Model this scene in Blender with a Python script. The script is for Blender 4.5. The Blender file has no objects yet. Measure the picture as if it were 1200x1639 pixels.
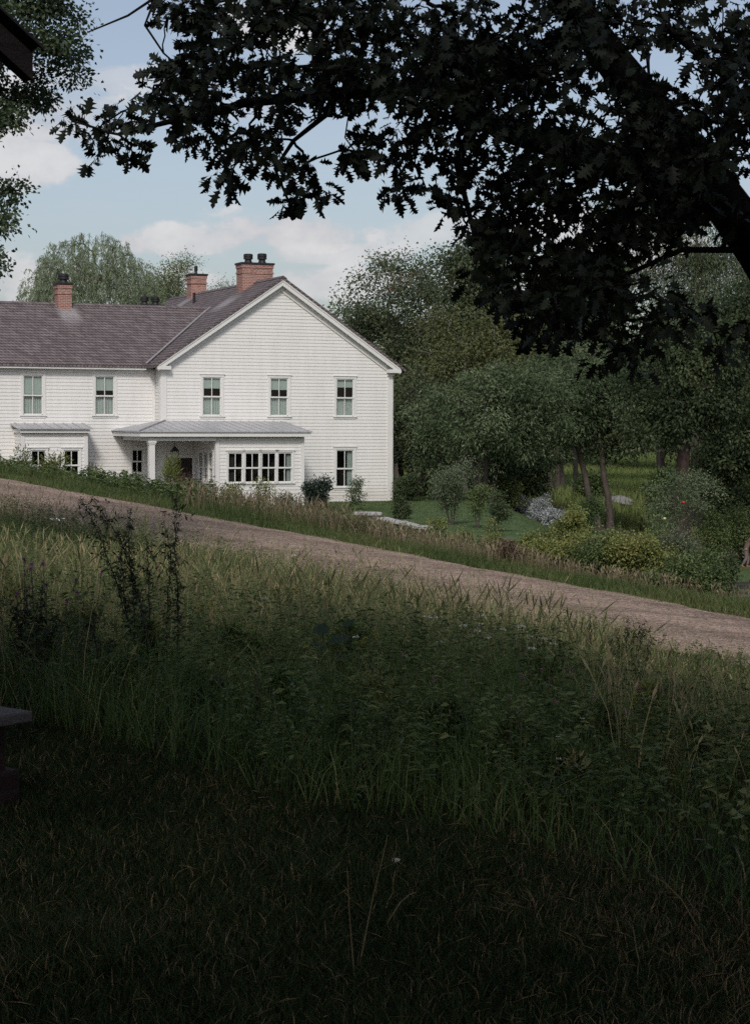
import bpy, bmesh, math, random
import numpy as np
from mathutils import Vector, Matrix

# ------------------------------------------------------------------ camera, sky, sun, exposure
SC = bpy.context.scene
COL = SC.collection
F_PX, PITCH, ROLL = 3000.0, 0.0477, 0.0035          # focal length in pixels of a 1200 x 1639 frame
TH, HX, HY = 0.4117, -9.0837, 82.025                # house heading and place
cam_d = bpy.data.cameras.new("camera"); cam = bpy.data.objects.new("camera", cam_d); COL.objects.link(cam)
cam_d.sensor_fit = 'VERTICAL'; cam_d.sensor_height = 36.0; cam_d.lens = F_PX / 1639.0 * 36.0
cam_d.clip_start = 0.1; cam_d.clip_end = 6000
_c, _s, _cr, _sr = math.cos(PITCH), math.sin(PITCH), math.cos(ROLL), math.sin(ROLL)
_R0, _U0, _F0 = Vector((1, 0, 0)), Vector((0, _s, _c)), Vector((0, _c, -_s))
_R = _cr * _R0 + _sr * _U0; _U = -_sr * _R0 + _cr * _U0
cam.matrix_world = Matrix(((_R.x, _U.x, -_F0.x, 0), (_R.y, _U.y, -_F0.y, 0), (_R.z, _U.z, -_F0.z, 0), (0, 0, 0, 1)))
SC.camera = cam

SUN_EL, SUN_AZ = math.radians(40), math.radians(186)   # behind the camera, a little to the left
sun_d = bpy.data.lights.new("sun", 'SUN'); sun = bpy.data.objects.new("sun", sun_d); COL.objects.link(sun)
sun_d.energy = 1.9; sun_d.angle = math.radians(11); sun_d.color = (1.0, 0.955, 0.9)
_L = Vector((math.sin(SUN_AZ) * math.cos(SUN_EL), math.cos(SUN_AZ) * math.cos(SUN_EL), math.sin(SUN_EL)))
sun.rotation_euler = _L.to_track_quat('Z', 'Y').to_euler(); sun.location = (0, -20, 30)

W = bpy.data.worlds.new("World"); SC.world = W; W.use_nodes = True
def build_sky():
    nt = W.node_tree; nt.nodes.clear(); N = nt.nodes.new; K = nt.links.new
    out = N('ShaderNodeOutputWorld'); bg = N('ShaderNodeBackground'); bg.inputs[1].default_value = 0.12
    K(bg.outputs[0], out.inputs[0])
    sky = N('ShaderNodeTexSky'); sky.sky_type = 'NISHITA'; sky.sun_disc = False
    sky.sun_elevation = SUN_EL; sky.sun_rotation = SUN_AZ; sky.dust_density = 2.0; sky.air_density = 1.0; sky.ozone_density = 1.0
    hs = N('ShaderNodeHueSaturation'); hs.inputs['Saturation'].default_value = 0.74; hs.inputs['Value'].default_value = 0.86
    K(sky.outputs[0], hs.inputs['Color'])
    tc = N('ShaderNodeTexCoord'); sp = N('ShaderNodeSeparateXYZ'); K(tc.outputs['Generated'], sp.inputs[0])
    def M(op, a, b=None, c=None, clamp=False):
        n = N('ShaderNodeMath'); n.operation = op; n.use_clamp = clamp
        for i, v in enumerate((a, b, c)):
            if v is None: continue
            if isinstance(v, (int, float)): n.inputs[i].default_value = v
            else: K(v, n.inputs[i])
        return n.outputs[0]
    x, y, z = sp.outputs
    # flat cloud layer high above: project the direction on a plane
    zz = M('ADD', M('MAXIMUM', z, 0.0), 0.10)
    cx, cy = M('DIVIDE', x, zz), M('DIVIDE', y, zz)
    cb = N('ShaderNodeCombineXYZ'); K(cx, cb.inputs[0]); K(cy, cb.inputs[1])
    n1 = N('ShaderNodeTexNoise'); n1.inputs['Scale'].default_value = 1.1; n1.inputs['Detail'].default_value = 7; n1.inputs['Roughness'].default_value = 0.55
    K(cb.outputs[0], n1.inputs['Vector'])
    gen = M('MULTIPLY', M('SUBTRACT', n1.outputs[0], 0.52), 4.0, clamp=True)
    # single cumulus heaps, each at its own bearing and height in the sky
    n2 = N('ShaderNodeTexNoise'); n2.inputs['Scale'].default_value = 24; n2.inputs['Detail'].default_value = 8; n2.inputs['Roughness'].default_value = 0.58
    mp = N('ShaderNodeMapping'); mp.inputs['Scale'].default_value = (1, 1, 1.6); K(tc.outputs['Generated'], mp.inputs[0]); K(mp.outputs[0], n2.inputs['Vector'])
    nz = M('SUBTRACT', n2.outputs[0], 0.5)
    ym = M('MAXIMUM', y, 0.05); az, el = M('DIVIDE', x, ym), M('DIVIDE', z, ym)
    heaps = [(-0.047, 0.099, 0.055, 0.0155, 1.0), (-0.10, 0.094, 0.04, 0.011, .8), (-0.025, 0.089, 0.07, 0.010, .7), (-0.130, 0.093, 0.012, 0.010, .9), (-0.168, 0.160, 0.05, 0.024, .8),
             (-0.19, 0.135, 0.035, 0.02, .8), (-0.05, 0.208, 0.035, 0.02, .9), (-0.15, 0.178, 0.06, 0.012, .5), (0.0, 0.072, 0.16, 0.012, .75), (-0.19, 0.07, 0.05, 0.018, .7),
             (0.05, 0.1, 0.06, 0.012, .6), (-0.07, 0.165, 0.05, 0.01, .35), (0.13, 0.09, 0.05, 0.03, .8), (0.02, 0.245, 0.1, 0.02, .6)]
    tot = None
    for a0, e0, ra, re, k in heaps:
        dx = M('DIVIDE', M('SUBTRACT', az, a0), ra); dy = M('DIVIDE', M('SUBTRACT', el, e0), re)
        # the underside is flatter than the top
        low = M('MULTIPLY', M('LESS_THAN', dy, 0.0), 0.5); dy = M('MULTIPLY', dy, M('ADD', low, 1.0))
        d = M('ADD', M('MULTIPLY', dx, dx), M('MULTIPLY', dy, dy))
        v = M('ADD', M('SUBTRACT', 1.0, d), M('MULTIPLY', nz, 5.0))
        v = M('MULTIPLY', M('MULTIPLY', v, 1.5, clamp=True), k)
        v = M('MULTIPLY', v, M('GREATER_THAN', y, 0.1))
        tot = v if tot is None else M('MAXIMUM', tot, v)
    mask = M('MAXIMUM', tot, M('MULTIPLY', gen, 0.35))
    ramp = N('ShaderNodeMapRange'); ramp.interpolation_type = 'SMOOTHSTEP'; K(mask, ramp.inputs[0])
    mix = N('ShaderNodeMix'); mix.data_type = 'RGBA'
    K(M('MULTIPLY', ramp.outputs[0], 0.9), mix.inputs['Factor']); tn = N('ShaderNodeMix'); tn.data_type = 'RGBA'; tn.blend_type = 'MULTIPLY'; tn.inputs['Factor'].default_value = 1; K(hs.outputs[0], tn.inputs['A']); tn.inputs['B'].default_value = (.975, .965, .985, 1); K(tn.outputs['Result'], mix.inputs['A'])
    cc = N('ShaderNodeValToRGB'); cc.color_ramp.elements[0].position = .36; cc.color_ramp.elements[0].color = (4.3, 4.3, 4.55, 1); cc.color_ramp.elements[1].position = .66; cc.color_ramp.elements[1].color = (5.9, 5.75, 5.75, 1); K(n2.outputs[0], cc.inputs[0]); K(cc.outputs[0], mix.inputs['B'])
    K(mix.outputs['Result'], bg.inputs[0])
build_sky()
SC.view_settings.view_transform = 'Standard'; SC.view_settings.look = 'None'
SC.view_settings.exposure = 0.08; SC.view_settings.gamma = 1.0
SC.cycles.use_denoising = False
SC.cycles.max_bounces = 6; SC.cycles.transparent_max_bounces = 12

# ------------------------------------------------------------------ helpers
rng = np.random.default_rng(7)
def tag(o, label=None, cat=None, group=None, kind=None):
    if label: o['label'] = label
    if cat: o['category'] = cat
    if group: o['group'] = group
    if kind: o['kind'] = kind
    return o
def empty(name, loc=(0, 0, 0), rz=0.0):
    o = bpy.data.objects.new(name, None); COL.objects.link(o); o.location = loc; o.rotation_euler = (0, 0, rz); o.empty_display_size = .2
    return o
def dup(o, loc=None, rz=None, scale=None, label=None, parent=None):
    c = o.copy(); COL.objects.link(c)
    if parent is not None: c.parent = parent
    if loc is not None: c.location = loc
    if rz is not None: c.rotation_euler = (0, 0, rz)
    if scale is not None: c.scale = (scale, scale, scale) if isinstance(scale, (int, float)) else scale
    if label: c['label'] = label
    for ch in list(o.children): dup(ch, parent=c)
    return c
def ray(px, py):
    x, y = px - 600, py - 819.5
    x, y = x * _cr + y * _sr, -x * _sr + y * _cr
    X, v = x / F_PX, -y / F_PX
    return np.array([X, _c + _s * v, -_s + _c * v])
def at(px, py, Y):
    r = ray(px, py); return Vector(r * (Y / r[1]))
def sstep(a, b, x):
    t = np.clip((np.asarray(x, float) - a) / (b - a), 0, 1); return t * t * (3 - 2 * t)
def h(X, Y):
    """height of the ground (the camera's eye is at z = 0)"""
    X = np.asarray(X, float); Y = np.asarray(Y, float)
    t = (X + Y - 33.3) / math.sqrt(2); s = (X - Y) / math.sqrt(2)
    rz = -2.6 - .078 * (np.clip(s, -47, 12) + 23)
    near = -1.6 + .004 * np.sin(X * 2.1) + .01 * np.sin(Y * .9 + X)
    lump = .05 * np.sin(X * .9 + 1.3) * np.sin(Y * .7) + .03 * np.sin(X * 2.3 + Y * 1.7)
    a = sstep(-17, -2.7, t); nr = near * (1 - a) + rz * a + lump * sstep(-16, -13, t) * (1 - sstep(-4, -2.6, t))
    dip = (1.0 * sstep(4.5, 8.5, X) * sstep(35, 43, Y) + 1.9 * sstep(6, 16, X) * sstep(48, 70, Y)) * (1 - sstep(88, 112, Y)) * (1 - sstep(26, 60, X))
    F = -3.65 - dip - .6 * sstep(88, 108, Y) + .012 * np.clip(Y - 108, 0, 120)
    b = sstep(2.6, 13, t); rf = -2.6 - .078 * (np.clip(s + t, -47, 12) + 23)
    c = sstep(1.5, 5, t); rz2 = rz * (1 - c) + np.minimum(rf, rz) * c
    far = rz2 * (1 - b) + F * b
    return np.where(t < 0, nr, far)
def ground(px, py, y0=4.0, y1=260.0):
    r = ray(px, py); Y = np.geomspace(y0, y1, 4000); p = r[None, :] * (Y / r[1])[:, None]
    below = p[:, 2] < h(p[:, 0], p[:, 1]); i = int(np.argmax(below)) if below.any() else len(Y) - 1
    return Vector((p[i, 0], p[i, 1], float(h(p[i, 0], p[i, 1]))))
def on(px, Y):
    X = (px - 600) / F_PX * Y
    return Vector((X, Y, float(h(X, Y))))

def mesh_np(name, V, faces, mat, tint=None, parent=None, smooth=False, mats=None, midx=None):
    """faces: list of (n,k) int arrays"""
    me = bpy.data.meshes.new(name)
    V = np.ascontiguousarray(V, np.float32)
    me.vertices.add(len(V)); me.vertices.foreach_set('co', V.ravel())
    faces = [np.ascontiguousarray(f, np.int32) for f in faces if len(f)]
    loops = np.concatenate([f.ravel() for f in faces]); sizes = np.concatenate([np.full(len(f), f.shape[1], np.int32) for f in faces])
    starts = np.concatenate([[0], np.cumsum(sizes)[:-1]]).astype(np.int32)
    me.loops.add(len(loops)); me.loops.foreach_set('vertex_index', loops)
    me.polygons.add(len(sizes)); me.polygons.foreach_set('loop_start', starts)
    if smooth: me.polygons.foreach_set('use_smooth', np.ones(len(sizes), bool))
    if tint is not None:
        a = me.attributes.new('tint', 'FLOAT', 'POINT'); a.data.foreach_set('value', np.ascontiguousarray(tint, np.float32))
    for m in (mats or [mat]): me.materials.append(m)
    if midx is not None: me.polygons.foreach_set('material_index', np.ascontiguousarray(midx, np.int32))
    me.update(calc_edges=True)
    o = bpy.data.objects.new(name, me); COL.objects.link(o)
    if parent is not None: o.parent = parent
    return o

class MB:
    """collects boxes, prisms and tubes and links them as one mesh object"""
    def __init__(s): s.v = []; s.f = []
    def add(s, V, Fs):
        n = len(s.v); s.v += [tuple(map(float, v)) for v in V]; s.f += [tuple(i + n for i in f) for f in Fs]
    def box(s, a, b):
        (x0, y0, z0), (x1, y1, z1) = a, b
        s.add([(x0, y0, z0), (x1, y0, z0), (x1, y1, z0), (x0, y1, z0), (x0, y0, z1), (x1, y0, z1), (x1, y1, z1), (x0, y1, z1)],
              [(0, 3, 2, 1), (4, 5, 6, 7), (0, 1, 5, 4), (1, 2, 6, 5), (2, 3, 7, 6), (3, 0, 4, 7)])
    def hexa(s, bot, top):
        s.add(list(bot) + list(top), [(3, 2, 1, 0), (4, 5, 6, 7), (0, 1, 5, 4), (1, 2, 6, 5), (2, 3, 7, 6), (3, 0, 4, 7)])
    def prism(s, poly, off):
        n = len(poly); off = Vector(off)
        V = [Vector(p) for p in poly] + [Vector(p) + off for p in poly]
        s.add(V, [tuple(range(n))[::-1], tuple(range(n, 2 * n))] + [(i, (i + 1) % n, n + (i + 1) % n, n + i) for i in range(n)])
    def tube(s, pts, rad, k=8, caps=True):
        V, Fs = tube_np(pts, rad, k); s.add(V, [tuple(f) for f in Fs])
        if caps: s.add(V[:k], [tuple(range(k))[::-1]]); s.add(V[-k:], [tuple(range(k))])
    def lathe(s, c, prof, k=12):
        c = Vector(c); V = []; Fs = []
        for r, z in prof:
            for i in range(k):
                a = 2 * math.pi * i / k; V.append((c.x + r * math.cos(a), c.y + r * math.sin(a), c.z + z))
        for j in range(len(prof) - 1):
            for i in range(k): Fs.append((j * k + i, j * k + (i + 1) % k, (j + 1) * k + (i + 1) % k, (j + 1) * k + i))
        Fs.append(tuple(range(k))[::-1]); Fs.append(tuple(range((len(prof) - 1) * k, len(prof) * k)))
        s.add(V, Fs)
    def build(s, name, mat, parent=None, smooth=False, bevel=0.0):
        me = bpy.data.meshes.new(name); me.from_pydata(s.v, [], s.f); me.materials.append(mat)
        if smooth:
            for p in me.polygons: p.use_smooth = True
        me.update(); o = bpy.data.objects.new(name, me); COL.objects.link(o)
        if parent is not None: o.parent = parent
        if bevel:
            m = o.modifiers.new('bevel', 'BEVEL'); m.width = bevel; m.segments = 2; m.limit_method = 'ANGLE'
        return o

def tube_np(pts, rad, k=6):
    P = np.array([tuple(p) for p in pts], float); n = len(P)
    R = np.broadcast_to(np.asarray(rad, float), (n,))
    T = np.gradient(P, axis=0) if n > 2 else np.repeat((P[-1] - P[0])[None], n, 0)
    T /= np.linalg.norm(T, axis=1, keepdims=True) + 1e-9
    ref = np.array([.31, .17, .93]) if abs(T[:, 2]).mean() < .8 else np.array([1., .1, 0])
    A = np.cross(T, ref); A /= np.linalg.norm(A, axis=1, keepdims=True) + 1e-9; B = np.cross(T, A)
    ang = np.arange(k) * 2 * np.pi / k
    V = P[:, None, :] + R[:, None, None] * (np.cos(ang)[None, :, None] * A[:, None, :] + np.sin(ang)[None, :, None] * B[:, None, :])
    i = np.arange(k); j = (i + 1) % k
    F = np.concatenate([np.stack([r * k + i, r * k + j, (r + 1) * k + j, (r + 1) * k + i], 1) for r in range(n - 1)])
    return V.reshape(-1, 3), F
class NB:
    """numpy gatherer for vegetation"""
    def __init__(s): s.V = []; s.F = {}; s.T = []; s.n = 0
    def add(s, V, F, t):
        s.V.append(V); s.F.setdefault(F.shape[1], []).append(F + s.n); s.T.append(np.broadcast_to(np.asarray(t, float), (len(V),))); s.n += len(V)
    def build(s, name, mat, parent=None, smooth=False):
        return mesh_np(name, np.concatenate(s.V), [np.concatenate(f) for f in s.F.values()], mat, np.concatenate(s.T), parent, smooth)

# ------------------------------------------------------------------ materials
def srgb(r, g, b):
    f = lambda c: (c / 255 / 12.92) if c / 255 <= .04045 else ((c / 255 + .055) / 1.055) ** 2.4
    return (f(r), f(g), f(b), 1)
def new_mat(name):
    m = bpy.data.materials.new(name); m.use_nodes = True; nt = m.node_tree
    return m, nt, nt.nodes['Principled BSDF']
def mat(name, c1, c2=None, rough=.7, scale=4.0, detail=5, bump=0.0, bscale=None, spec=.4, metal=0.0, stretch=(1, 1, 1)):
    m, nt, p = new_mat(name); N = nt.nodes.new; K = nt.links.new
    p.inputs['Roughness'].default_value = rough; p.inputs['Specular IOR Level'].default_value = spec; p.inputs['Metallic'].default_value = metal
    tc = N('ShaderNodeTexCoord'); mp = N('ShaderNodeMapping'); mp.inputs['Scale'].default_value = stretch; K(tc.outputs['Object'], mp.inputs[0])
    n = N('ShaderNodeTexNoise'); n.inputs['Scale'].default_value = scale; n.inputs['Detail'].default_value = detail; n.inputs['Roughness'].default_value = .6; K(mp.outputs[0], n.inputs['Vector'])
    r = N('ShaderNodeValToRGB'); r.color_ramp.elements[0].position = .3; r.color_ramp.elements[1].position = .7
    r.color_ramp.elements[0].color = (*c1[:3], 1); r.color_ramp.elements[1].color = (*(c2 or c1)[:3], 1)
    K(n.outputs[0], r.inputs[0]); K(r.outputs[0], p.inputs['Base Color'])
    if bump:
        n2 = N('ShaderNodeTexNoise'); n2.inputs['Scale'].default_value = bscale or scale * 4; n2.inputs['Detail'].default_value = 6; K(mp.outputs[0], n2.inputs['Vector'])
        b = N('ShaderNodeBump'); b.inputs['Strength'].default_value = bump; b.inputs['Distance'].default_value = .02; K(n2.outputs[0], b.inputs['Height']); K(b.outputs[0], p.inputs['Normal'])
    return m
def leaf_mat(name, stops, rough=.55, trans=.25, spec=.35):
    """stops: [(pos, rgb)] along the per-leaf tint"""
    m, nt, p = new_mat(name); N = nt.nodes.new; K = nt.links.new
    a = N('ShaderNodeAttribute'); a.attribute_name = 'tint'
    r = N('ShaderNodeValToRGB'); e = r.color_ramp.elements
    while len(e) < len(stops): e.new(.5)
    for i, (q, c) in enumerate(stops): e[i].position = q; e[i].color = (*c[:3], 1)
    K(a.outputs['Fac'], r.inputs[0]); K(r.outputs[0], p.inputs['Base Color'])
    p.inputs['Roughness'].default_value = rough; p.inputs['Specular IOR Level'].default_value = spec
    if trans:
        t = N('ShaderNodeBsdfTranslucent'); K(r.outputs[0], t.inputs[0]); mx = N('ShaderNodeMixShader'); mx.inputs[0].default_value = trans
        K(p.outputs[0], mx.inputs[1]); K(t.outputs[0], mx.inputs[2]); K(mx.outputs[0], nt.nodes['Material Output'].inputs[0])
    return m
def brick_mat(name, c1, c2, mortar, bw, bh, ms, vec_uvw, bump=.5, rough=.85, streaks=()):
    """bricks/shingles laid in local x+y (along) and z (up)"""
    m, nt, p = new_mat(name); N = nt.nodes.new; K = nt.links.new
    tc = N('ShaderNodeTexCoord'); sp = N('ShaderNodeSeparateXYZ'); K(tc.outputs['Object'], sp.inputs[0])
    ad = N('ShaderNodeMath'); ad.operation = 'ADD'; K(sp.outputs[0], ad.inputs[0]); K(sp.outputs[1], ad.inputs[1])
    cb = N('ShaderNodeCombineXYZ'); K(ad.outputs[0], cb.inputs[0]); K(sp.outputs[2], cb.inputs[1])
    b = N('ShaderNodeTexBrick'); K(cb.outputs[0], b.inputs['Vector'])
    b.inputs['Scale'].default_value = 1; b.inputs['Brick Width'].default_value = bw; b.inputs['Row Height'].default_value = bh
    b.inputs['Mortar Size'].default_value = ms; b.inputs['Mortar Smooth'].default_value = .2; b.inputs['Bias'].default_value = 0
    b.inputs['Color1'].default_value = c1; b.inputs['Color2'].default_value = c2; b.inputs['Mortar'].default_value = mortar
    n = N('ShaderNodeTexNoise'); n.inputs['Scale'].default_value = 2.3; n.inputs['Detail'].default_value = 8; n.inputs['Roughness'].default_value = .7; K(cb.outputs[0], n.inputs['Vector'])
    mr = N('ShaderNodeMapRange'); mr.inputs[1].default_value = .3; mr.inputs[2].default_value = .7; mr.inputs[3].default_value = .8; mr.inputs[4].default_value = 1.2; K(n.outputs[0], mr.inputs[0])
    mx = N('ShaderNodeMix'); mx.data_type = 'RGBA'; mx.blend_type = 'MULTIPLY'; mx.inputs['Factor'].default_value = 1
    K(b.outputs[0], mx.inputs['A']); K(mr.outputs[0], mx.inputs['B']); col = mx.outputs['Result']
    for (axis, a0, a1, z0, z1) in streaks:      # pale wash below the lead flashing of a chimney
        def band(v, lo, hi, soft):
            q = N('ShaderNodeMath'); q.operation = 'SUBTRACT'; K(v, q.inputs[0]); q.inputs[1].default_value = (lo + hi) / 2
            w_ = N('ShaderNodeMath'); w_.operation = 'ABSOLUTE'; K(q.outputs[0], w_.inputs[0])
            g = N('ShaderNodeMapRange'); g.inputs[1].default_value = (hi - lo) / 2; g.inputs[2].default_value = (hi - lo) / 2 * (1 - soft); K(w_.outputs[0], g.inputs[0]); return g.outputs[0]
        ba, bz = band(sp.outputs[axis], a0, a1, .5), band(sp.outputs[2], z0, z1, .8)
        ns = N('ShaderNodeTexNoise'); ns.inputs['Scale'].default_value = 5; ns.inputs['Detail'].default_value = 4; mpn = N('ShaderNodeMapping'); mpn.inputs['Scale'].default_value = (3, 3, .5) if axis == 0 else (3, 3, .5)
        K(tc.outputs['Object'], mpn.inputs[0]); K(mpn.outputs[0], ns.inputs['Vector'])
        q1 = N('ShaderNodeMath'); q1.operation = 'MULTIPLY'; K(ba, q1.inputs[0]); K(bz, q1.inputs[1])
        q2 = N('ShaderNodeMath'); q2.operation = 'MULTIPLY'; K(q1.outputs[0], q2.inputs[0]); K(ns.outputs[0], q2.inputs[1])
        m2 = N('ShaderNodeMix'); m2.data_type = 'RGBA'; K(q2.outputs[0], m2.inputs['Factor']); K(col, m2.inputs['A']); m2.inputs['B'].default_value = (.42, .40, .40, 1); col = m2.outputs['Result']
    K(col, p.inputs['Base Color']); p.inputs['Roughness'].default_value = rough; p.inputs['Specular IOR Level'].default_value = .25
    bp = N('ShaderNodeBump'); bp.inputs['Strength'].default_value = bump; bp.inputs['Distance'].default_value = .02; bp.invert = True; K(b.outputs['Fac'], bp.inputs['Height']); K(bp.outputs[0], p.inputs['Normal'])
    return m

def clapboard_mat():
    m, nt, p = new_mat('white_clapboard_paint'); N = nt.nodes.new; K = nt.links.new; p.inputs['Roughness'].default_value = .6
    tc = N('ShaderNodeTexCoord'); mp = N('ShaderNodeMapping'); mp.inputs['Scale'].default_value = (2.2, 2.2, .25); K(tc.outputs['Object'], mp.inputs[0])
    n = N('ShaderNodeTexNoise'); n.inputs['Scale'].default_value = 1.4; n.inputs['Detail'].default_value = 9; n.inputs['Roughness'].default_value = .65; K(mp.outputs[0], n.inputs['Vector'])
    r = N('ShaderNodeValToRGB'); r.color_ramp.elements[0].position = .3; r.color_ramp.elements[0].color = (.675, .66, .628, 1); r.color_ramp.elements[1].position = .62; r.color_ramp.elements[1].color = (.735, .725, .70, 1); K(n.outputs[0], r.inputs[0])
    # single boards repainted a touch lighter or darker
    w = N('ShaderNodeTexBrick'); sp = N('ShaderNodeSeparateXYZ'); K(tc.outputs['Object'], sp.inputs[0]); ad = N('ShaderNodeMath'); ad.operation = 'ADD'; K(sp.outputs[0], ad.inputs[0]); K(sp.outputs[1], ad.inputs[1]); cb = N('ShaderNodeCombineXYZ'); K(ad.outputs[0], cb.inputs[0]); K(sp.outputs[2], cb.inputs[1]); K(cb.outputs[0], w.inputs['Vector'])
    w.inputs['Scale'].default_value = 1; w.inputs['Brick Width'].default_value = 3.3; w.inputs['Row Height'].default_value = .15; w.inputs['Mortar Size'].default_value = .0; w.inputs['Color1'].default_value = (.992, .992, .99, 1); w.inputs['Color2'].default_value = (1.004, 1.004, 1.004, 1); w.inputs['Mortar'].default_value = (.8, .79, .77, 1)
    mx = N('ShaderNodeMix'); mx.data_type = 'RGBA'; mx.blend_type = 'MULTIPLY'; mx.inputs['Factor'].default_value = 1; K(r.outputs[0], mx.inputs['A']); K(w.outputs[0], mx.inputs['B'])
    # splashed dirt along the foot of the wall
    n2 = N('ShaderNodeTexNoise'); n2.inputs['Scale'].default_value = 3; n2.inputs['Detail'].default_value = 6; K(tc.outputs['Object'], n2.inputs['Vector'])
    d = N('ShaderNodeMapRange'); d.inputs[1].default_value = .9; d.inputs[2].default_value = .0; K(sp.outputs[2], d.inputs[0]); q = N('ShaderNodeMath'); q.operation = 'MULTIPLY'; K(d.outputs[0], q.inputs[0]); K(n2.outputs[0], q.inputs[1])
    m2 = N('ShaderNodeMix'); m2.data_type = 'RGBA'; K(q.outputs[0], m2.inputs['Factor']); K(mx.outputs['Result'], m2.inputs['A']); m2.inputs['B'].default_value = (.42, .36, .27, 1); K(m2.outputs['Result'], p.inputs['Base Color']); return m
M_WHITE = clapboard_mat()
M_TRIM = mat('white_trim_paint', (.67, .665, .64), (.72, .715, .69), rough=.5, scale=1.5)
M_SHINGLE = brick_mat('weathered_shingles', (.132, .108, .110, 1), (.215, .184, .186, 1), (.053, .041, .042, 1), .16, .127, .014, None, bump=.9,
                      streaks=((0, -3.9, -2.75, 7.9, 9.0), (1, 2.0, 4.1, 8.6, 9.6), (1, 11.0, 12.6, 9.2, 10.1)))
M_BRICK = brick_mat('red_chimney_brick', (.25, .088, .066, 1), (.34, .15, .115, 1), (.42, .36, .32, 1), .21, .075, .011, None, bump=.4)
M_SEAM = mat('galvanised_roof', (.42, .42, .43), (.50, .50, .505), rough=.42, scale=1.2, spec=.5, metal=.25)
M_FLASH = mat('lead_flashing', (.24, .23, .235), (.31, .30, .30), rough=.55)
M_BLACK = mat('black_metal', (.012, .012, .013), (.022, .021, .022), rough=.5)
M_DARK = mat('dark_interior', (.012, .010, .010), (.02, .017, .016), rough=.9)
M_BLIND = mat('pale_green_blind', (.36, .425, .40), (.40, .46, .435), rough=.8)
M_CURTAIN = mat('grey_green_curtain', (.34, .39, .37), (.42, .46, .44), rough=.9)
M_DOOR = mat('dark_brown_door', (.018, .011, .010), (.03, .018, .015), rough=.6, scale=6)
M_CEIL = mat('porch_ceiling_paint', (.60, .58, .54), (.64, .62, .58), rough=.7)
def glass_mat():
    m = bpy.data.materials.new('window_glass'); m.use_nodes = True; nt = m.node_tree; nt.nodes.clear(); N = nt.nodes.new; K = nt.links.new
    o = N('ShaderNodeOutputMaterial'); mx = N('ShaderNodeMixShader'); t = N('ShaderNodeBsdfTransparent'); g = N('ShaderNodeBsdfGlossy'); g.inputs['Roughness'].default_value = .02
    t.inputs[0].default_value = (.86, .9, .88, 1); lw = N('ShaderNodeLayerWeight'); pw = N('ShaderNodeMath'); pw.operation = 'POWER'; K(lw.outputs['Facing'], pw.inputs[0]); pw.inputs[1].default_value = 4; ma = N('ShaderNodeMath'); ma.operation = 'MULTIPLY_ADD'; K(pw.outputs[0], ma.inputs[0]); ma.inputs[1].default_value = .6; ma.inputs[2].default_value = .045
    K(ma.outputs[0], mx.inputs[0]); K(t.outputs[0], mx.inputs[1]); K(g.outputs[0], mx.inputs[2]); K(mx.outputs[0], o.inputs[0]); return m
M_GLASS = glass_mat()

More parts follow.
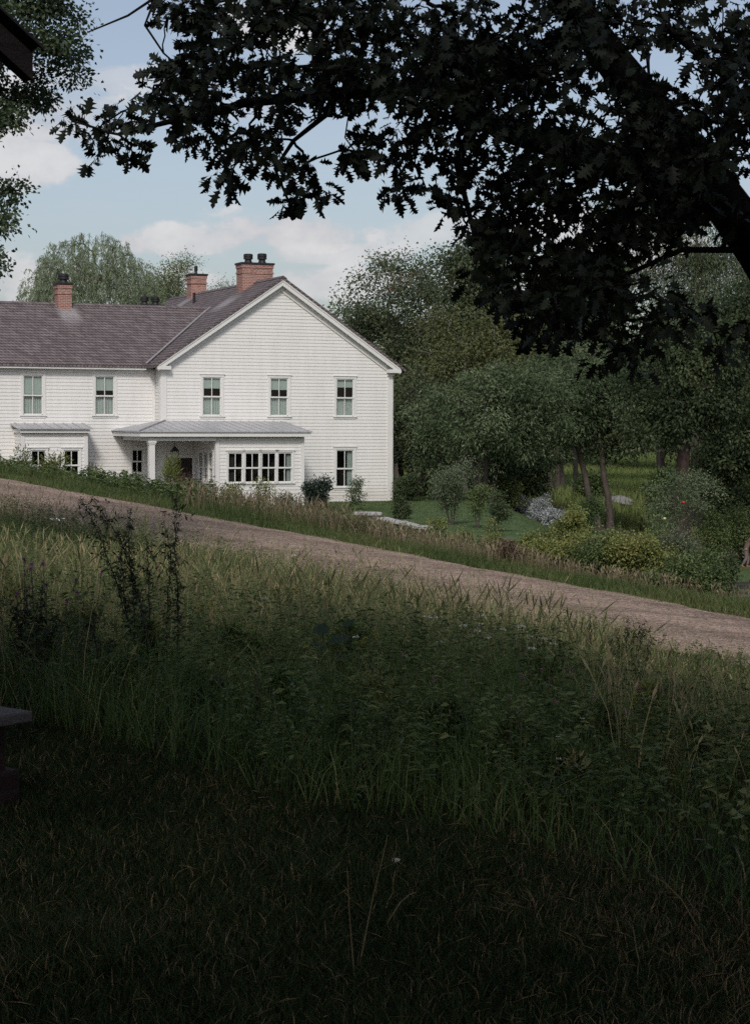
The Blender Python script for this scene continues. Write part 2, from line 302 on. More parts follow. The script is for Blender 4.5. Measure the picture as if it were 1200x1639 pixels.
# ------------------------------------------------------------------ the ground, road, lawn, hills
def soil_mat():
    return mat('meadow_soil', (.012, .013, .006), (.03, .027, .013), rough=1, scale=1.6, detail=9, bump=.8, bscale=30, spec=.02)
LAWN = []
def build_setting():
    xs = np.unique(np.concatenate([-np.geomspace(60, 2500, 16)[::-1], np.arange(-60, -14, 2.), np.arange(-14, 22, .5), np.arange(22, 60, 2.), np.geomspace(60, 2500, 16)]))
    ys = np.unique(np.concatenate([[-2500, -900, -300, -120], np.arange(-60, 0, 4.), np.arange(0, 60, .5), np.arange(60, 125, 1.), np.arange(125, 260, 6.), np.geomspace(260, 3500, 16)]))
    X, Y = np.meshgrid(xs, ys); Z = h(X, Y); nx, ny = len(xs), len(ys)
    I = np.arange(nx * ny).reshape(ny, nx); Fq = np.stack([I[:-1, :-1], I[:-1, 1:], I[1:, 1:], I[1:, :-1]], -1).reshape(-1, 4)
    tag(mesh_np('ground', np.stack([X, Y, Z], -1).reshape(-1, 3), [Fq], soil_mat(), smooth=True), kind='structure')
    # gravel road: a sheet on the levelled band
    s = np.arange(-75, 30, .4); t = np.linspace(-2.3, 2.3, 34)
    Sg, Tg = np.meshgrid(s, t); TO = Tg * np.where(Tg > 0, (1.5 + .035 * np.clip(-16 - Sg, -4, 22)) / 2.3, 1.0); wob = .06 * np.sin(Sg * .9) + .05 * np.sin(Sg * 2.3 + 1) + .06 * np.sin(Sg * 5.1)
    Te = TO + wob * np.sign(Tg) * (np.abs(Tg) / 2.3) ** 4
    X = (33.3 + Te * math.sqrt(2) + Sg * math.sqrt(2)) / 2; Y = (33.3 + Te * math.sqrt(2) - Sg * math.sqrt(2)) / 2
    crown = .05 * (1 - (Tg / 2.3) ** 2) - .025 * (np.exp(-((Tg - .9) / .35) ** 2) + np.exp(-((Tg + .9) / .35) ** 2))
    Z = h(X, Y) + .02 + crown
    nx, ny = len(s), len(t); I = np.arange(nx * ny).reshape(ny, nx); Fq = np.stack([I[:-1, :-1], I[:-1, 1:], I[1:, 1:], I[1:, :-1]], -1).reshape(-1, 4)
    m, nt, p = new_mat('gravel'); N = nt.nodes.new; K = nt.links.new
    tc = N('ShaderNodeTexCoord')
    vo = N('ShaderNodeTexVoronoi'); vo.inputs['Scale'].default_value = 30; K(tc.outputs['Object'], vo.inputs['Vector'])
    cr = N('ShaderNodeValToRGB'); e = cr.color_ramp.elements; e[0].color = (.19, .142, .112, 1); e[1].color = (.50, .395, .315, 1); e.new(.5).color = (.345, .265, .21, 1)
    sep = N('ShaderNodeSeparateColor'); K(vo.outputs['Color'], sep.inputs[0]); K(sep.outputs[0], cr.inputs[0])
    mp = N('ShaderNodeMapping'); mp.inputs['Rotation'].default_value = (0, 0, math.radians(45)); mp.inputs['Scale'].default_value = (.35, 2.4, 1); K(tc.outputs['Object'], mp.inputs[0])
    n1 = N('ShaderNodeTexNoise'); n1.inputs['Scale'].default_value = .9; n1.inputs['Detail'].default_value = 8; n1.inputs['Roughness'].default_value = .65; K(mp.outputs[0], n1.inputs['Vector'])
    r1 = N('ShaderNodeValToRGB'); r1.color_ramp.elements[0].position = .33; r1.color_ramp.elements[0].color = (.66, .63, .61, 1); r1.color_ramp.elements[1].position = .56; r1.color_ramp.elements[1].color = (1.05, 1.0, .97, 1); K(n1.outputs[0], r1.inputs[0])
    mx = N('ShaderNodeMix'); mx.data_type = 'RGBA'; mx.blend_type = 'MULTIPLY'; mx.inputs['Factor'].default_value = 1; K(cr.outputs[0], mx.inputs['A']); K(r1.outputs[0], mx.inputs['B'])
    # two faintly darker wheel tracks and a rough crown
    sx = N('ShaderNodeSeparateXYZ'); K(tc.outputs['Object'], sx.inputs[0]); a1 = N('ShaderNodeMath'); a1.operation = 'ADD'; K(sx.outputs[0], a1.inputs[0]); K(sx.outputs[1], a1.inputs[1])
    a2 = N('ShaderNodeMath'); a2.operation = 'MULTIPLY_ADD'; K(a1.outputs[0], a2.inputs[0]); a2.inputs[1].default_value = .7071; a2.inputs[2].default_value = -23.4
    a3 = N('ShaderNodeMath'); a3.operation = 'MULTIPLY_ADD'; K(n1.outputs[0], a3.inputs[0]); a3.inputs[1].default_value = .9; K(a2.outputs[0], a3.inputs[2])
    a4 = N('ShaderNodeMath'); a4.operation = 'PINGPONG'; K(a3.outputs[0], a4.inputs[0]); a4.inputs[1].default_value = .85
    a5 = N('ShaderNodeMapRange'); a5.inputs[1].default_value = .0; a5.inputs[2].default_value = .45; a5.inputs[3].default_value = .74; a5.inputs[4].default_value = 1.03; K(a4.outputs[0], a5.inputs[0])
    mw = N('ShaderNodeMix'); mw.data_type = 'RGBA'; mw.blend_type = 'MULTIPLY'; mw.inputs['Factor'].default_value = 1; K(mx.outputs['Result'], mw.inputs['A']); K(a5.outputs[0], mw.inputs['B'])
    K(mw.outputs['Result'], p.inputs['Base Color']); p.inputs['Roughness'].default_value = .95; p.inputs['Specular IOR Level'].default_value = .15
    bp = N('ShaderNodeBump'); bp.inputs['Strength'].default_value = .8; bp.inputs['Distance'].default_value = .03; K(vo.outputs['Distance'], bp.inputs['Height']); K(bp.outputs[0], p.inputs['Normal'])
    tag(mesh_np('road', np.stack([X, Y, Z], -1).reshape(-1, 3), [Fq], m, smooth=True), kind='structure')
    # mown house lawn between two curves
    near = [ground(px, py) for px, py in ((470, 822), (560, 850), (640, 866), (720, 880), (820, 893), (930, 905), (1040, 925), (1130, 962), (1330, 1015))]
    far = [ground(px, py) for px, py in ((470, 804), (560, 803), (640, 798), (720, 797), (800, 800), (858, 814), (905, 838), (1010, 862), (1110, 874))] + []
    far = far[:8] + [ground(1180, 893), ground(1320, 925)]
    def resample(P, n):
        P = np.array(P); d = np.concatenate([[0], np.cumsum(np.linalg.norm(np.diff(P, axis=0), axis=1))]); u = np.linspace(0, d[-1], n)
        return np.stack([np.interp(u, d, P[:, k]) for k in range(3)], 1)
    A, B = resample(near, 80), resample(far, 80); LAWN[:] = [A, B]; tt = np.linspace(0, 1, 70)[:, None, None]
    G = A[None] * (1 - tt) + B[None] * tt; G[..., 2] = h(G[..., 0], G[..., 1]) + .05
    ny, nx = G.shape[:2]; I = np.arange(nx * ny).reshape(ny, nx); Fq = np.stack([I[:-1, :-1], I[:-1, 1:], I[1:, 1:], I[1:, :-1]], -1).reshape(-1, 4)
    lm = mat('mown_lawn', (.06, .10, .042), (.115, .165, .07), rough=.9, scale=1.1, detail=10, bump=1.0, bscale=60, spec=.1)
    tag(mesh_np('lawn', G.reshape(-1, 3), [Fq], lm, smooth=True), kind='structure')
    # mulch bed along the far edge of the lawn
    C = resample(far[3:], 60); out = np.gradient(C, axis=0); nrm = np.stack([-out[:, 1], out[:, 0], 0 * out[:, 0]], 1); nrm /= np.linalg.norm(nrm, axis=1, keepdims=True)
    tt = np.linspace(-.3, 2.6, 14)[:, None, None]; G = C[None] + nrm[None] * tt
    G[..., 2] = h(G[..., 0], G[..., 1]) + .1 + .05 * rng.random(G.shape[:2])
    ny, nx = G.shape[:2]; I = np.arange(nx * ny).reshape(ny, nx); Fq = np.stack([I[:-1, :-1], I[:-1, 1:], I[1:, 1:], I[1:, :-1]], -1).reshape(-1, 4)
    tag(mesh_np('mulch_bed_ground', G.reshape(-1, 3), [Fq], mat('bark_mulch', (.07, .035, .025), (.16, .085, .06), rough=.95, scale=14, bump=.8)), kind='structure')
    # wooded hills far behind
    xs = np.linspace(-900, 900, 120); ds = np.linspace(0, 1, 24)
    Xh, D = np.meshgrid(xs, ds); Yh = 520 + 500 * D
    Zh = -8 + (31 + 9 * np.sin(Xh * .006 + 1) + 5 * np.sin(Xh * .017) + 3 * np.sin(Xh * .05 + D * 9)) * np.sin(D * np.pi / 2) ** .8
    I = np.arange(Xh.size).reshape(Xh.shape); Fq = np.stack([I[:-1, :-1], I[:-1, 1:], I[1:, 1:], I[1:, :-1]], -1).reshape(-1, 4)
    tag(mesh_np('hills', np.stack([Xh, Yh, Zh], -1).reshape(-1, 3), [Fq], mat('far_woods', (.03, .045, .045), (.055, .075, .07), rough=1, scale=.09, detail=12, bump=1, bscale=.2), smooth=True), kind='structure')
build_setting()

# ------------------------------------------------------------------ the white farmhouse
ZB = -3.65
house = empty('farmhouse', (HX, HY, ZB), TH)
tag(house, 'long white clapboard farmhouse with grey shingle roofs, brick chimneys and a corner porch', 'house')
def z_(z): return z - ZB
def siding(mb, z0, z1, lo, hi, M, holes=(), exp=.15):
    """lapped boards between lo(z) and hi(z); M(along, out, z) -> local point; holes: (a0, a1, z0, z1)"""
    n = max(1, int(round((z1 - z0) / exp))); e = (z1 - z0) / n; T, Bo = .005, .025
    for r in range(n):
        za, zb = z0 + r * e, z0 + (r + 1) * e
        cuts = sorted({za, zb} | {q for hl in holes for q in hl[2:] if za + .002 < q < zb - .002})
        for c0, c1 in zip(cuts[:-1], cuts[1:]):
            o0 = Bo + (T - Bo) * (c0 - za) / e; o1 = Bo + (T - Bo) * (c1 - za) / e
            mid = (c0 + c1) / 2; spans = [(None, None)]
            hs = sorted((hl[0], hl[1]) for hl in holes if hl[2] < mid < hl[3])
            edges = [None] + [q for hh in hs for q in hh] + [None]
            for k in range(0, len(edges), 2):
                l, r_ = edges[k], edges[k + 1]
                a0, a1 = (lo(c0), lo(c1)) if l is None else (l, l)
                b0, b1 = (hi(c0), hi(c1)) if r_ is None else (r_, r_)
                if b0 - a0 < .01: continue
                if b1 < a1: a1 = b1 = (a1 + b1) / 2
                P = [M(a0, o0, c0), M(b0, o0, c0), M(b1, o1, c1), M(a1, o1, c1)]
                mb.add(P, [(0, 1, 2, 3)])
                if abs(c0 - za) < 1e-6: mb.add([M(a0, -.01, c0), M(b0, -.01, c0), M(b0, o0, c0), M(a0, o0, c0)], [(0, 1, 2, 3)])
def front(w0): return lambda a, o, z: (a, w0 - o, z_(z))
def left(u0): return lambda a, o, z: (u0 - o, a, z_(z))
def right(u0): return lambda a, o, z: (u0 + o, a, z_(z))
def mbox(mb, M, a0, a1, o0, o1, z0, z1):
    mb.hexa([M(a0, o0, z0), M(a1, o0, z0), M(a1, o1, z0), M(a0, o1, z0)], [M(a0, o0, z1), M(a1, o0, z1), M(a1, o1, z1), M(a0, o1, z1)])
def window(M, ac, wd, zt, zb, blind=0.0, curtain=None, casing=.11, name='window'):
    """double-hung two-over-two sash; blind: share of the upper sash covered; curtain: None, 'lower' or 'side'"""
    a0, a1 = ac - wd / 2, ac + wd / 2; zm = (zt + zb) / 2; b = MB()
    mbox(b, M, a0 - casing - .05, a0 - .05, -.02, .045, zb - .05, zt + .05); mbox(b, M, a1 + .05, a1 + .05 + casing, -.02, .045, zb - .05, zt + .05)
    mbox(b, M, a0 - casing - .06, a1 + casing + .06, -.02, .05, zt + .05, zt + .05 + casing)
    mbox(b, M, a0 - casing - .09, a1 + casing + .09, -.02, .085, zt + .05 + casing, zt + .085 + casing)
    mbox(b, M, a0 - casing - .09, a1 + casing + .09, -.02, .09, zb - .10, zb - .05)
    mbox(b, M, a0 - casing - .05, a1 + casing + .05, -.02, .04, zb - .10 - casing * .8, zb - .10)
    for (q0, q1, o) in ((zm - .015, zt, .0), (zb, zm + .02, -.035)):       # upper sash stands in front of the lower one
        mbox(b, M, a0 - .055, a0, o - .03, o + .012, q0 - .03, q1 + .05); mbox(b, M, a1, a1 + .055, o - .03, o + .012, q0 - .03, q1 + .05)
        mbox(b, M, a0, a1, o - .03, o + .012, q1 - (.035 if o < 0 else 0), q1 + .05 if o == 0 else q1); mbox(b, M, a0, a1, o - .03, o + .012, q0 - .03 if o == 0 else q0 - .055, q0 + .02 if o == 0 else q0)
        mbox(b, M, ac - .016, ac + .016, o - .025, o + .006, q0, q1)
    win = b.build(name, M_TRIM, house)
    g = MB()
    for q0, q1, o in ((zm, zt, -.012), (zb, zm, -.045)):
        g.add([M(a0, o, q0), M(a1, o, q0), M(a1, o, q1), M(a0, o, q1)], [(0, 1, 2, 3)])
    g.build('pane', M_GLASS, win)
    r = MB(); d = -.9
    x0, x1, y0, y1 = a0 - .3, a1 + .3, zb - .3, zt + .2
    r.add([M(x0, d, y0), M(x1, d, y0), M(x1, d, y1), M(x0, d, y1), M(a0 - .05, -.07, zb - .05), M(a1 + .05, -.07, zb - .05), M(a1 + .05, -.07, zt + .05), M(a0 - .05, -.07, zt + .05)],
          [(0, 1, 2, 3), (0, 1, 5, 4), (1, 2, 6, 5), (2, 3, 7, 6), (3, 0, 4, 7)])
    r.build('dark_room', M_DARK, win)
    if blind:
        q = MB(); zl = zt - (zt - zb) * blind
        mbox(q, M, a0 - .04, a1 + .04, -.085, -.08, zl, zt + .04); mbox(q, M, a0 - .04, a1 + .04, -.09, -.075, zl - .02, zl); q.build('roller_blind', M_BLIND, win)
    if curtain:
        n = 44; V = []
        sp = [(a0 - .04, a1 + .04, zb - .04, zm)] if curtain == 'lower' else [(a0 + (a1 - a0) * .72, a1 + .03, zb - .04, zt + .03)]
        for (p0, p1, y0, y1) in sp:
            q = MB()
            for k in range(n + 1):
                a = p0 + (p1 - p0) * k / n; o = -.13 + .028 * math.sin(k * 2 * math.pi / 5.2 + .6 * math.sin(k)); V += [M(a, o, y0), M(a, o, y1)]
            q.add(V, [(2 * k, 2 * k + 2, 2 * k + 3, 2 * k + 1) for k in range(n)]); q.build('curtain', M_CURTAIN, win, smooth=True)
    return win
def hole(ac, wd, zt, zb): return (ac - wd / 2 - .055, ac + wd / 2 + .055, zb - .06, zt + .055)

U0, U1, UC, ZP, SL = -.28, 10.75, 5.26, 6.47, .671
roofz = lambda u: ZP - SL * abs(u - UC)
def build_house():
    WW = .767
    ups = [(2.05, .27), (5.21, .29), (8.40, .2)]
    fr = front(0)
    holes = [hole(u, WW, 1.93, .33) for u, _ in ups] + [hole(8.40, WW, -1.29, -2.89), (.22, 1.22, ZB - .1, -1.50)]
    zt = ZP - .36
    m = MB(); siding(m, ZB + .18, zt, lambda z: max(U0, UC - max(0, (ZP - .30 - z)) / SL), lambda z: min(U1, UC + max(0, (ZP - .30 - z)) / SL), fr, holes)
    siding(m, ZB + .18, 2.35, lambda z: 0, lambda z: 16, right(U1)); siding(m, ZB + .18, 2.35, lambda z: 0, lambda z: .8, left(U0))
    m.add([(U0, 16, 0), (U1, 16, 0), (U1, 16, z_(2.4)), (UC, 16, z_(6.1)), (U0, 16, z_(2.4))], [(0, 1, 2, 3, 4)])
    m.build('gable_wall', M_WHITE, house)
    t = MB()     # corner boards, frieze, water table, rake boards, soffits, returns
    mbox(t, fr, U0 - .035, U0 + .24, -.02, .045, ZB, 2.3); mbox(t, fr, U1 - .24, U1 + .035, -.02, .045, ZB, 2.12); mbox(t, fr, U1 - .27, U1 + .06, -.02, .075, 2.12, 2.45)
    mbox(t, fr, U0 - .06, U0 + .27, -.02, .075, 2.3, 2.45)
    mbox(t, left(U0), .045, .2, .0, .04, ZB, 2.3); mbox(t, right(U1), -.045, .2, .0, .04, ZB, 2.12)
    mbox(t, fr, U0 + .26, U1 - .26, .0, .04, ZB, ZB + .17)
    for sg in (-1, 1):
        e = UC + sg * 5.75; P = lambda u, dz: (u, z_(roofz(u) + dz))
        def strip(w0, w1, d0, d1, ua=UC, ub=e):
            a = [P(ua, d0), P(ub, d0), P(ub, d1), P(ua, d1)]
            t.hexa([(a[0][0], w0, a[0][1]), (a[1][0], w0, a[1][1]), (a[1][0], w1, a[1][1]), (a[0][0], w1, a[0][1])], [(a[3][0], w0, a[3][1]), (a[2][0], w0, a[2][1]), (a[2][0], w1, a[2][1]), (a[3][0], w1, a[3][1])])
        strip(-.33, -.29, -.40, -.13); strip(-.36, -.331, -.21, -.128)          # rake board and its crown moulding
        strip(-.29, -.031, -.30, -.27)                                          # soffit
        strip(-.075, -.033, -.62, -.31, UC, UC + sg * 5.2)                      # frieze under the rake
        # boxed cornice return
        c = UC + sg * 5.80; c0, c1 = sorted((c, c - sg * .62))
        t.box((c0, -.345, z_(2.27)), (c1, -.02, z_(2.43)))
    t.box((U1 + .05, -.28, z_(2.28)), (U1 + .3, 16.2, z_(2.42)))                 # right eave box
    t.build('trim', M_TRIM, house)
    for u, bl in ups: window(fr, u, WW, 1.93, .33, blind=bl, curtain='lower')
    window(fr, 8.40, WW, -1.29, -2.89, curtain='side')
    # roof of the gable block
    r = MB()
    for sg in (-1, 1):
        e = UC + sg * 6.03
        r.hexa([(UC, -.39, z_(ZP - .125)), (e, -.39, z_(roofz(e) - .125)), (e, 16.3, z_(roofz(e) - .125)), (UC, 16.3, z_(ZP - .125))],
               [(UC, -.39, z_(ZP)), (e, -.39, z_(roofz(e))), (e, 16.3, z_(roofz(e))), (UC, 16.3, z_(ZP))])
        r.hexa([(UC, -.41, z_(ZP + .004)), (UC + sg * .17, -.41, z_(ZP - .17 * SL + .004)), (UC + sg * .17, 16.32, z_(ZP - .17 * SL + .004)), (UC, 16.32, z_(ZP + .004))],
               [(UC, -.41, z_(ZP + .045)), (UC + sg * .17, -.41, z_(ZP - .17 * SL + .045)), (UC + sg * .17, 16.32, z_(ZP - .17 * SL + .045)), (UC, 16.32, z_(ZP + .045))])
    main_roof = r.build('shingle_roof', M_SHINGLE, house)
    f = MB(); a, b = Vector((-.79, .45, z_(2.53) + .02)), Vector((3.53, 4.70, z_(5.31) + .02))
    d = Vector((.04, -.04, 0)); f.hexa([a - d, a + d, b + d, b - d], [p + Vector((0, 0, .03)) for p in (a - d, a + d, b + d, b - d)]); f.build('valley_flashing', M_FLASH, main_roof)
    v = MB(); v.tube([(4.3, 9.37, z_(5.6)), (4.3, 9.37, z_(6.32))], .07, 10); v.build('vent_pipe', M_BLACK, main_roof)
    # wing running off to the left
    fw = front(.8); holes = [hole(u, WW, 1.93, .33) for u in (-5.73, -2.58)] + [hole(-1.12, .42, -1.26, -2.20)]
    m = MB(); siding(m, ZB + .18, 2.30, lambda z: -24, lambda z: U0, fw, holes)
    m.box((-24, 8.5, 0), (U0, 8.6, z_(2.4))); m.box((-24.1, .83, 0), (-24, 8.6, z_(2.3))); m.build('wing_wall', M_WHITE, house)
    t = MB(); mbox(t, fw, -24, U0 - .04, -.02, .05, 2.12, 2.30); t.box((-24.3, .50, z_(2.26)), (-.8, .80, z_(2.30))); t.box((-24.3, .45, z_(2.26)), (-.8, .499, z_(2.43)))
    mbox(t, fw, U0 - .16, U0 - .04, -.02, .04, ZB, 2.12); t.build('wing_trim', M_TRIM, house)
    window(fw, -5.73, WW, 1.93, .33, blind=.46, curtain='lower'); window(fw, -2.58, WW, 1.93, .33, blind=.35, curtain='lower'); window(fw, -1.12, .42, -1.26, -2.20, casing=.09)
    r = MB(); wr, zr, k = 4.7, 5.31, .66
    for sg, w1 in ((-1, .40), (1, 9.0)):
        e = zr - k * abs(w1 - wr)
        r.hexa([(-24.4, wr, z_(zr - .12)), (3.5, wr, z_(zr - .12)), (3.5, w1, z_(e - .12)), (-24.4, w1, z_(e - .12))], [(-24.4, wr, z_(zr)), (3.5, wr, z_(zr)), (3.5, w1, z_(e)), (-24.4, w1, z_(e))])
        r.hexa([(-24.4, wr, z_(zr + .004)), (3.5, wr, z_(zr + .004)), (3.5, wr + sg * .17, z_(zr - .11)), (-24.4, wr + sg * .17, z_(zr - .11))],
               [(-24.4, wr, z_(zr + .045)), (3.5, wr, z_(zr + .045)), (3.5, wr + sg * .17, z_(zr - .069)), (-24.4, wr + sg * .17, z_(zr - .069))])
    wing_roof = r.build('wing_roof', M_SHINGLE, house)
    def chimney(u0, u1, w0, w1, z0, z1, pots, cap=.09):
        b = MB(); b.box((u0, w0, z_(z0)), (u1, w1, z_(z1)))
        b.box((u0 - .035, w0 - .035, z_(z1 - .42)), (u1 + .035, w1 + .035, z_(z1 - .34))); b.box((u0 - .03, w0 - .03, z_(z1 - .16)), (u1 + .03, w1 + .03, z_(z1)))
        c = b.build('chimney', M_BRICK, house)
        q = MB(); q.box((u0 - .07, w0 - .07, z_(z1 + .002)), (u1 + .07, w1 + .07, z_(z1 + cap))); q.build('chimney_cap', M_BLACK, c)
        for pu, r_, hh in pots:
            q = MB(); q.lathe((pu, (w0 + w1) / 2, z_(z1 + cap)), [(r_ * .95, 0), (r_ * .72, hh * .25), (r_ * .72, hh * .4), (r_, hh * .42), (r_, hh * .62), (r_ * .9, hh * .64), (r_, hh * .68), (r_, hh * .92), (r_ * .8, hh)], 12); q.build('chimney_pot', M_BLACK, c)
        return c
    chimney(4.55, 6.05, 3.05, 3.85, 5.2, 7.26, [(4.98, .22, .42), (5.66, .22, .46)])
    chimney(4.88, 5.68, 11.6, 12.35, 5.6, 7.36, [(5.25, .09, .42)])
    chimney(-3.75, -3.12, 4.3, 4.95, 4.6, 6.14, [(-3.42, .25, .42)])
    chimney(1.7, 2.75, 9.6, 10.3, ZB, 5.62, [(1.95, .21, .40), (2.5, .21, .40)])
    # sunroom on the porch corner
    ra, rb, rw, zt = 1.23, 5.20, -3.0, -.62
    fr3, l3 = front(rw), left(ra); bank = [2.09, 2.855, 3.605, 4.35]; side = [-2.35, -1.65, -.95]
    m = MB(); siding(m, ZB + .12, zt, lambda z: ra, lambda z: rb, fr3, [hole(u, .58, -1.35, -2.55) for u in bank])
    siding(m, ZB + .12, zt, lambda z: rw, lambda z: -.03, l3, [hole(w, .46, -1.35, -2.55) for w in side]); siding(m, ZB + .12, zt, lambda z: rw, lambda z: -.03, right(rb)); m.build('sunroom_wall', M_WHITE, house)
    t = MB(); mbox(t, fr3, ra - .035, ra + .14, -.02, .045, ZB, zt); mbox(t, fr3, rb - .12, rb + .035, -.02, .045, ZB, zt); mbox(t, fr3, ra + .15, rb - .13, .0, .04, ZB, ZB + .12)
    mbox(t, l3, rw + .0, rw + .14, .0, .04, ZB, zt); mbox(t, right(rb), rw, rw + .12, .0, .04, ZB, zt); t.build('sunroom_trim', M_TRIM, house)
    for u in bank: window(fr3, u, .58, -1.35, -2.55, casing=.075, curtain='side' if u > 4 else None)
    for w in side: window(l3, w, .46, -1.35, -2.55, casing=.075)
    # porch roof
    e = [(-2.30, .775, -.36), (-2.26, -3.42, -.39), (5.47, -3.42, -.39), (5.47, -.035, .035), (-.10, -.035, .05), (-.34, .775, .02)]
    b = MB(); top = [(x, y, z_(z)) for x, y, z in e]; bot = [(x, y, z_(z - .05)) for x, y, z in e]
    n = 6; b.add(top + bot, [(0, 1, 4, 5), (1, 2, 3, 4), (n + 5, n + 4, n + 1, n), (n + 4, n + 3, n + 2, n + 1)] + [(i, n + i, n + (i + 1) % n, (i + 1) % n) for i in range(n)])
    T1 = lambda u, w: -.39 + (w + 3.42) / 3.385 * .425                      # front slope
    for k in range(20):
        u = -2.05 + .385 * k
        if u > 5.46: break
        w_top = -.04 if u > -.10 else -3.42 + (u + 2.26) / 2.16 * 3.385
        b.hexa([(u - .015, -3.43, z_(T1(u, -3.42) - .02)), (u + .015, -3.43, z_(T1(u, -3.42) - .02)), (u + .015, w_top, z_(T1(u, w_top) - .02)), (u - .015, w_top, z_(T1(u, w_top) - .02))],
               [(u - .012, -3.43, z_(T1(u, -3.42) + .035)), (u + .012, -3.43, z_(T1(u, -3.42) + .035)), (u + .012, w_top, z_(T1(u, w_top) + .035)), (u - .012, w_top, z_(T1(u, w_top) + .035))])
    T2 = lambda u: -.375 + (u + 2.28) / 2.1 * .42
    for k in range(10):
        w = .5 - .385 * k; ut = -.3 + (0 if w > 0 else 0); ut = -.2 if w > -.2 else -2.26 + (w + 3.42) / 3.385 * 2.16
        b.hexa([(-2.29, w - .012, z_(T2(-2.28) - .02)), (ut, w - .012, z_(T2(ut) - .02)), (ut, w + .012, z_(T2(ut) - .02)), (-2.29, w + .012, z_(T2(-2.28) - .02))],
               [(-2.29, w - .012, z_(T2(-2.28) + .03)), (ut, w - .012, z_(T2(ut) + .03)), (ut, w + .012, z_(T2(ut) + .03)), (-2.29, w + .012, z_(T2(-2.28) + .03))])
    pr = b.build('porch_roof', M_SEAM, house)
    q = MB(); q.tube([(-2.27, -3.43, z_(-.375)), (-.1, -.04, z_(.07))], .035, 6); q.build('hip_cap', M_FLASH, pr)
    t = MB(); t.box((-2.22, -3.36, z_(-.62)), (5.42, -3.33, z_(-.442))); t.box((-2.22, -3.329, z_(-.62)), (-2.19, .76, z_(-.442))); t.box((5.39, -3.329, z_(-.62)), (5.42, -.05, z_(-.442)))   # fascia
    t.box((-1.80, -3.15, z_(-.80)), (1.19, -2.90, z_(-.63))); t.box((-1.80, -2.899, z_(-.80)), (-1.55, .76, z_(-.63))); t.build('porch_beam', M_TRIM, house)
    c = MB(); c.box((-2.188, -3.328, z_(-.628)), (5.388, .75, z_(-.60))); c.build('porch_ceiling', M_CEIL, house)
    c = MB(); uc, wc = -1.63, -3.02; c.box((uc - .12, wc - .12, 0), (uc + .12, wc + .12, z_(-.95))); c.box((uc - .15, wc - .15, z_(-.95)), (uc + .15, wc + .15, z_(-.88))); c.box((uc - .175, wc - .175, z_(-.88)), (uc + .175, wc + .175, z_(-.802)))
    c.box((uc - .16, wc - .16, 0), (uc + .16, wc + .16, .28)); c.build('porch_column', M_TRIM, house)
    # front door in the porch
    d = MB(); mbox(d, fr, .31, 1.14, -.06, -.01, ZB + .25, -1.58)
    for (p, q) in ((ZB + .45, -2.75), (-2.60, -1.72)):
        for (l, r_) in ((.40, .69), (.76, 1.05)): mbox(d, fr, l, r_, -.011, .006, p, q)
    door = d.build('door', M_DOOR, house)
    k = MB(); k.lathe((1.05, -.05, z_(-2.68)), [(.012, -.04), (.028, -.02), (.028, .02), (.012, .04)], 8); k.build('handle', M_BLACK, door)
    t = MB(); mbox(t, fr, .19, .31, -.02, .045, ZB, -1.58); mbox(t, fr, 1.14, 1.226, -.02, .045, ZB, -1.58); mbox(t, fr, .17, 1.226, -.02, .05, -1.58, -1.44); t.build('door_casing', M_TRIM, house)
    fl = MB(); fl.box((-2.0, -3.3, -.1), (1.2, -.05, .18)); fl.build('porch_floor', mat('porch_stone', (.2, .19, .18), (.28, .27, .26)), house)
    # small entry bay on the wing
    ba, bb, bw = -6.50, -3.70, -.40; fb = front(bw)
    m = MB(); siding(m, ZB + .12, -.48, lambda z: ba, lambda z: bb, fb, [hole(-5.8, .55, -1.26, -2.45), hole(-4.375, .57, -1.26, -2.45)]); siding(m, ZB + .12, -.48, lambda z: bw, lambda z: .77, left(ba)); siding(m, ZB + .12, -.48, lambda z: bw, lambda z: .77, right(bb)); m.build('bay_wall', M_WHITE, house)
    t = MB(); mbox(t, fb, ba - .035, ba + .12, -.02, .045, ZB, -.48); mbox(t, fb, bb - .12, bb + .035, -.02, .045, ZB, -.48); mbox(t, left(ba), bw, bw + .12, 0, .04, ZB, -.48); mbox(t, fb, ba - .1, bb + .1, .0, .2, -.48, -.34); mbox(t, left(ba), bw, .74, .0, .1, -.48, -.34); t.build('bay_trim', M_TRIM, house)
    window(fb, -5.8, .55, -1.26, -2.45, casing=.09, curtain='lower'); window(fb, -4.375, .57, -1.26, -2.45, casing=.09)
    b = MB(); b.hexa([(ba - .22, bw - .3, z_(-.335)), (bb + .22, bw - .3, z_(-.335)), (bb + .22, .77, z_(-.16)), (ba - .22, .77, z_(-.16))], [(ba - .22, bw - .3, z_(-.28)), (bb + .22, bw - .3, z_(-.28)), (bb + .22, .77, z_(-.08)), (ba - .22, .77, z_(-.08))])
    for k in range(8):
        u = ba - .05 + .42 * k
        if u < bb + .2: b.hexa([(u - .012, bw - .31, z_(-.30)), (u + .012, bw - .31, z_(-.30)), (u + .012, .76, z_(-.10)), (u - .012, .76, z_(-.10))], [(u - .012, bw - .31, z_(-.24)), (u + .012, bw - .31, z_(-.24)), (u + .012, .76, z_(-.04)), (u - .012, .76, z_(-.04))])
    b.build('bay_roof', M_SEAM, house)
build_house()
def house_pt(u, w, z):
    return Vector((HX + u * math.cos(TH) - w * math.sin(TH), HY + u * math.sin(TH) + w * math.cos(TH), z))
